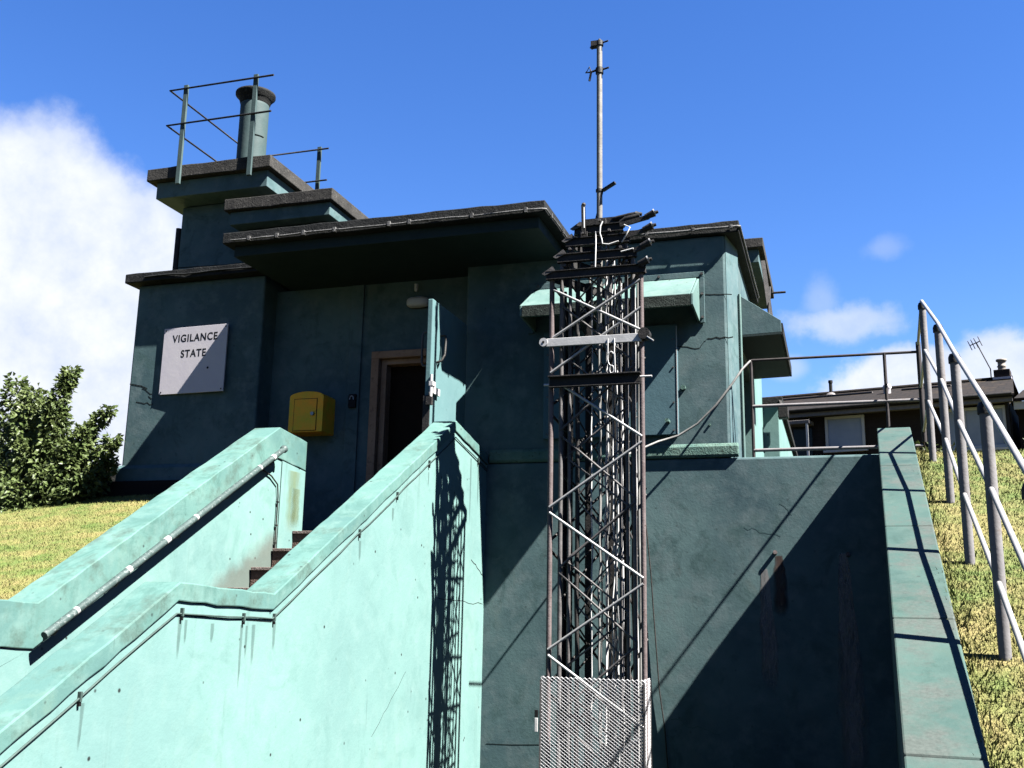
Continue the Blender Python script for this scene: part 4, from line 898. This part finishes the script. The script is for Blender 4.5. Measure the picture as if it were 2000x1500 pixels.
def shrub(label, loc, shoots, leaves_per_m, lsize, seed, mat='leaf', name='shrub', scale=1.0):
    T = thing(name, label, 'shrub', loc=loc); T.scale = (scale, scale, scale); r = random.Random(seed); st_ = MB(); cs = []; ds = []
    for (bx, by, tx, ty, tz, rr) in shoots:
        p = Vector((bx, by, -0.1)); q = Vector((tx, ty, tz)); bend = Vector((r.uniform(-.15, .15), r.uniform(-.15, .15), 0.15*tz))
        pts = [p.lerp(q, t)+bend*math.sin(math.pi*t) for t in [i/8 for i in range(9)]]
        st_.tube(pts, [0.022*(1-0.8*i/8) for i in range(9)], 6)
        n = int(leaves_per_m*(q-p).length)
        for k in range(n):
            t = r.uniform(0.12, 1.0); i = min(7, int(t*8)); b = pts[i].lerp(pts[i+1], t*8-i)
            sp = rr*(1.0-0.72*t)+0.03; a = r.uniform(0, 2*math.pi); o = Vector((math.cos(a), math.sin(a), r.uniform(-.7, .7)))*sp*math.sqrt(r.random())
            cs.append(b+o); ds.append(o.normalized()*0.8+Vector((r.gauss(0, .35), r.gauss(0, .35), r.gauss(-0.25, .45))))
    st_.build('stem', 'bark', T); leaf_mesh('foliage', cs, ds, lsize, mat, T, seed); return T
r = random.Random(12); sh_ = []
# base x, base y, tip x, tip y, tip z, spread  (relative to the foot at -9.6, 11.1, 2.75)
for a in [(-.1, 0, -.55, .1, 1.74, .30), (-.1, 0, -.30, .1, 1.55, .30), (0, 0, .24, -.1, 1.95, .15), (0, 0, .05, -.1, 1.45, .30), (.1, .1, .80, .0, 1.42, .13), (0, 0, .58, -.1, 1.15, .24), (.2, 0, .92, .0, 1.02, .2), (-.2, 0, -.9, .1, 1.3, .34),
          (-.3, .1, -1.0, .0, .95, .42), (.1, -.1, .45, -.2, .85, .42), (-.1, -.1, -.2, -.2, .95, .45), (.2, -.1, .75, -.2, .55, .35), (-.3, -.2, -.6, -.3, .65, .42), (0, -.2, .15, -.35, .6, .42), (.3, -.1, .6, -.3, .3, .32), (-.4, -.2, -.95, -.3, .5, .38), (-.2, .2, -.75, .2, 1.45, .22), (.0,-.2,-.2,-.4,.4,.42), (.3, 0, .95, -.1, .75, .2)]: sh_.append(a)
shrub('leafy green shrub with upright shoots left of the bunker wing', (-7.78, 8.72, 2.42), sh_, 640, 0.08, 4, scale=0.79)
shrub('taller shrub just reaching into the left edge of the photo', (-8.85, 9.1, 2.42), [(-.1, 0, .1, 0, 2.0, .35), (0, 0, .35, 0, 1.5, .4), (0, 0, -.3, 0, 1.4, .5), (.1, 0, .5, 0, .8, .4)], 420, 0.085, 6, scale=0.79)
# low stone wall behind the shrub
LW = box('garden_wall', 'cap', None, -16.0, -10.4, 13.2, 13.5, 2.6, 3.62, 0.02); tag(LW, 'low grey wall behind the shrub at the far left', 'wall')

# ---------------------------------------------------------------- houses on the hill
hang = rad(-13); HO = (1.504, 28.0, 0.10)
HS = thing('terraced_house', 'long brown brick house with a tiled roof on the hill behind the terrace', 'house', 'houses on the hill', loc=HO, rotz=hang)
hwall = MB().box(-9.0, 2.80, 0.0, 6.0, 4.6, 6.72).build('wall', 'housebrick', HS)
ev = MB().box(-9.2, 2.9, -0.40, -0.35, 6.62, 6.80).build('fascia', 'eave', HS)
MB().tube([(-9.2, -0.44, 6.80), (2.9, -0.44, 6.80)], 0.05, 8).build('gutter', 'darksteel', HS)
MB().box(-9.2, 2.88, -0.348, -0.002, 6.66, 6.70).build('soffit', 'eave', HS)
rf = MB().add([(-9.3, -0.45, 6.80), (2.95, -0.45, 6.80), (2.70, 3.2, 7.93), (-9.3, 3.2, 7.93), (-9.3, -0.45, 6.72), (2.95, -0.45, 6.72), (2.7, 3.2, 7.85), (-9.3, 3.2, 7.85)],
              [(0, 1, 2, 3), (7, 6, 5, 4), (0, 4, 5, 1), (1, 5, 6, 2), (2, 6, 7, 3), (3, 7, 4, 0)]).build('roof', 'tiles', HS)
MB().add([(-9.3, 3.2, 7.93), (2.7, 3.2, 7.93), (2.95, 6.5, 6.8), (-9.3, 6.5, 6.8)], [(0, 1, 2, 3)]).build('back_roof', 'tiles', HS)
MB().tube([(-9.3, 3.2, 7.94), (2.7, 3.2, 7.94)], 0.07, 8).build('ridge_tiles', 'tiles', rf)
MB().bar((-9.2, 2.45, 7.715), (-0.9, 2.45, 7.715), 0.16, 0.03).build('flashing', 'eave', rf)
MB().bar((-0.1, 2.45, 7.715), (1.2, 2.45, 7.715), 0.16, 0.03).build('flashing', 'eave', rf)
MB().tube([(-2.2, 3.0, 7.80), (-2.2, 3.0, 8.22)], 0.05, 10).build('vent_pipe', 'black', rf); MB().tube([(-2.2, 3.0, 8.22), (-2.2, 3.0, 8.30)], 0.065, 10).build('vent_cap', 'black', rf)
MB().lathe([(0.16, -0.02), (0.10, 0.05), (0.06, 0.07)], (-2.2, 3.0, 7.86), 12).build('collar', 'eave', rf)
MB().lathe([(0.10, -0.05), (0.10, 0.16), (0.13, 0.20), (0.08, 0.30), (0.0, 0.32)], (-0.42, 2.0, 7.52), 12).build('roof_cowl', 'sign', rf)
chs = MB().box(2.25, 2.66, 2.95, 3.45, 7.6, 8.16).build('chimney', 'housebrick', rf, 0.01)
MB().box(2.22, 2.69, 2.92, 3.48, 7.88, 7.94).build('lead_flashing', 'sign', rf)
pt = MB(); pt.lathe([(0.12, 0), (0.10, 0.10), (0.13, 0.13), (0.10, 0.16), (0.10, 0.26), (0.14, 0.28), (0.14, 0.33), (0.0, 0.34)], (2.45, 3.2, 8.16), 12); pt.build('chimney_pot', 'terra', rf)
def window(parent, x0, x1, z0, z1, mull=(), fr=0.07):
    f = MB(); f.box(x0, x1, -0.06, 0.03, z0, z0+fr); f.box(x0, x1, -0.06, 0.03, z1-fr, z1); f.box(x0, x0+fr, -0.06, 0.03, z0+fr, z1-fr); f.box(x1-fr, x1, -0.06, 0.03, z0+fr, z1-fr)
    for m_ in mull: f.box(m_-0.035, m_+0.035, -0.055, 0.03, z0+fr, z1-fr)
    W_ = f.build('window', 'rendersill', parent, 0.006)
    MB().box(x0+fr, x1-fr, -0.02, 0.0, z0+fr, z1-fr).build('pane', 'pane', W_)
    MB().box(x0-0.06, x1+0.06, -0.12, -0.001, z0-0.06, z0-0.002).build('sill', 'rendersill', W_); return W_
window(HS, -1.70, -0.68, 5.72, 6.63)
window(HS, 1.28, 2.70, 5.55, 6.60, (1.75, 2.25))
MB().box(1.28, 2.70, -0.05, -0.002, 5.15, 5.48).build('spandrel_panel', 'pane', HS)
pc = MB(); pc.box(-2.62, -2.0, -0.5, -0.002, 6.42, 6.52); PCo = pc.build('porch', 'eave', HS, 0.01)
MB().box(-2.55, -2.05, -0.05, -0.002, 4.8, 6.40).build('porch_door', 'panedark', PCo)
MB().box(-2.10, -2.04, -0.5, -0.44, 4.8, 6.415).build('porch_post', 'rendersill', PCo)
MB().tube([(2.74, -0.06, 6.7), (2.74, -0.06, 4.8)], 0.045, 8).build('downpipe', 'darksteel', HS)
H2 = thing('terraced_house', 'second lower brick house cut by the right edge of the photo', 'house', 'houses on the hill', loc=HO, rotz=hang)
MB().box(2.95, 12.0, 0.3, 6.0, 4.6, 6.55).build('wall', 'housebrick', H2)
MB().add([(2.92, -0.2, 6.72), (12, -0.2, 6.72), (12, 3.4, 7.62), (2.92, 3.4, 7.62), (2.92, -0.2, 6.64), (12, -0.2, 6.64), (12, 3.4, 7.54), (2.92, 3.4, 7.54)],
         [(0, 1, 2, 3), (7, 6, 5, 4), (0, 4, 5, 1), (1, 5, 6, 2), (2, 6, 7, 3), (3, 7, 4, 0)]).build('roof', 'tiles', H2)
MB().box(2.9, 12, -0.16, -0.1, 6.45, 6.64).build('fascia', 'rendersill', H2)
AE = thing('tv_aerial', 'thin television aerial on a bent pole beside the house chimney', 'aerial', loc=HO, rotz=hang)
MB().tube([(2.16, 3.2, 7.9), (2.16, 3.2, 8.25), (1.85, 3.2, 9.05)], 0.018, 6).build('pole', 'darksteel', AE)
ab = MB(); ab.tube([(1.68, 3.2, 8.98), (1.95, 3.2, 9.08)], 0.015, 6)
for t in (0, .3, .6, 1): 
    c_ = Vector((1.68, 3.2, 8.98)).lerp(Vector((1.95, 3.2, 9.08)), t); ab.tube([c_+Vector((-0.05, 0, .14)), c_+Vector((.05, 0, -.14))], 0.012, 5)
ab.build('elements', 'darksteel', AE)

# plants below the far house
for i, (px_, py_, lb) in enumerate([(4.6, 26.2, 'small dark plant below the wide window of the house'), (2.9, 25.6, 'small wispy plant below the house, seen above the wing wall coping'), (5.2, 25.8, 'low leafy plant at the right edge below the second house')]):
    rr = random.Random(30+i); shs = [(0, 0, rr.uniform(-.5, .5), rr.uniform(-.2, .2), rr.uniform(.25, .5), .25) for _ in range(7)]
    shrub(lb, (px_, py_, zr(px_, py_)), shs, 120, 0.13, 40+i, 'leafdark', 'plant')
shs = [(random.uniform(-.1, .1), 0, random.uniform(-.25, .25), random.uniform(-.1, .1), random.uniform(.15, .32), .08) for _ in range(7)]
shrub('tuft of dead weeds at the top of the grass bank', (0.82, 9.5, zr(0.8, 9.5)), shs, 70, 0.06, 77, 'leafdark', 'weed_tuft')
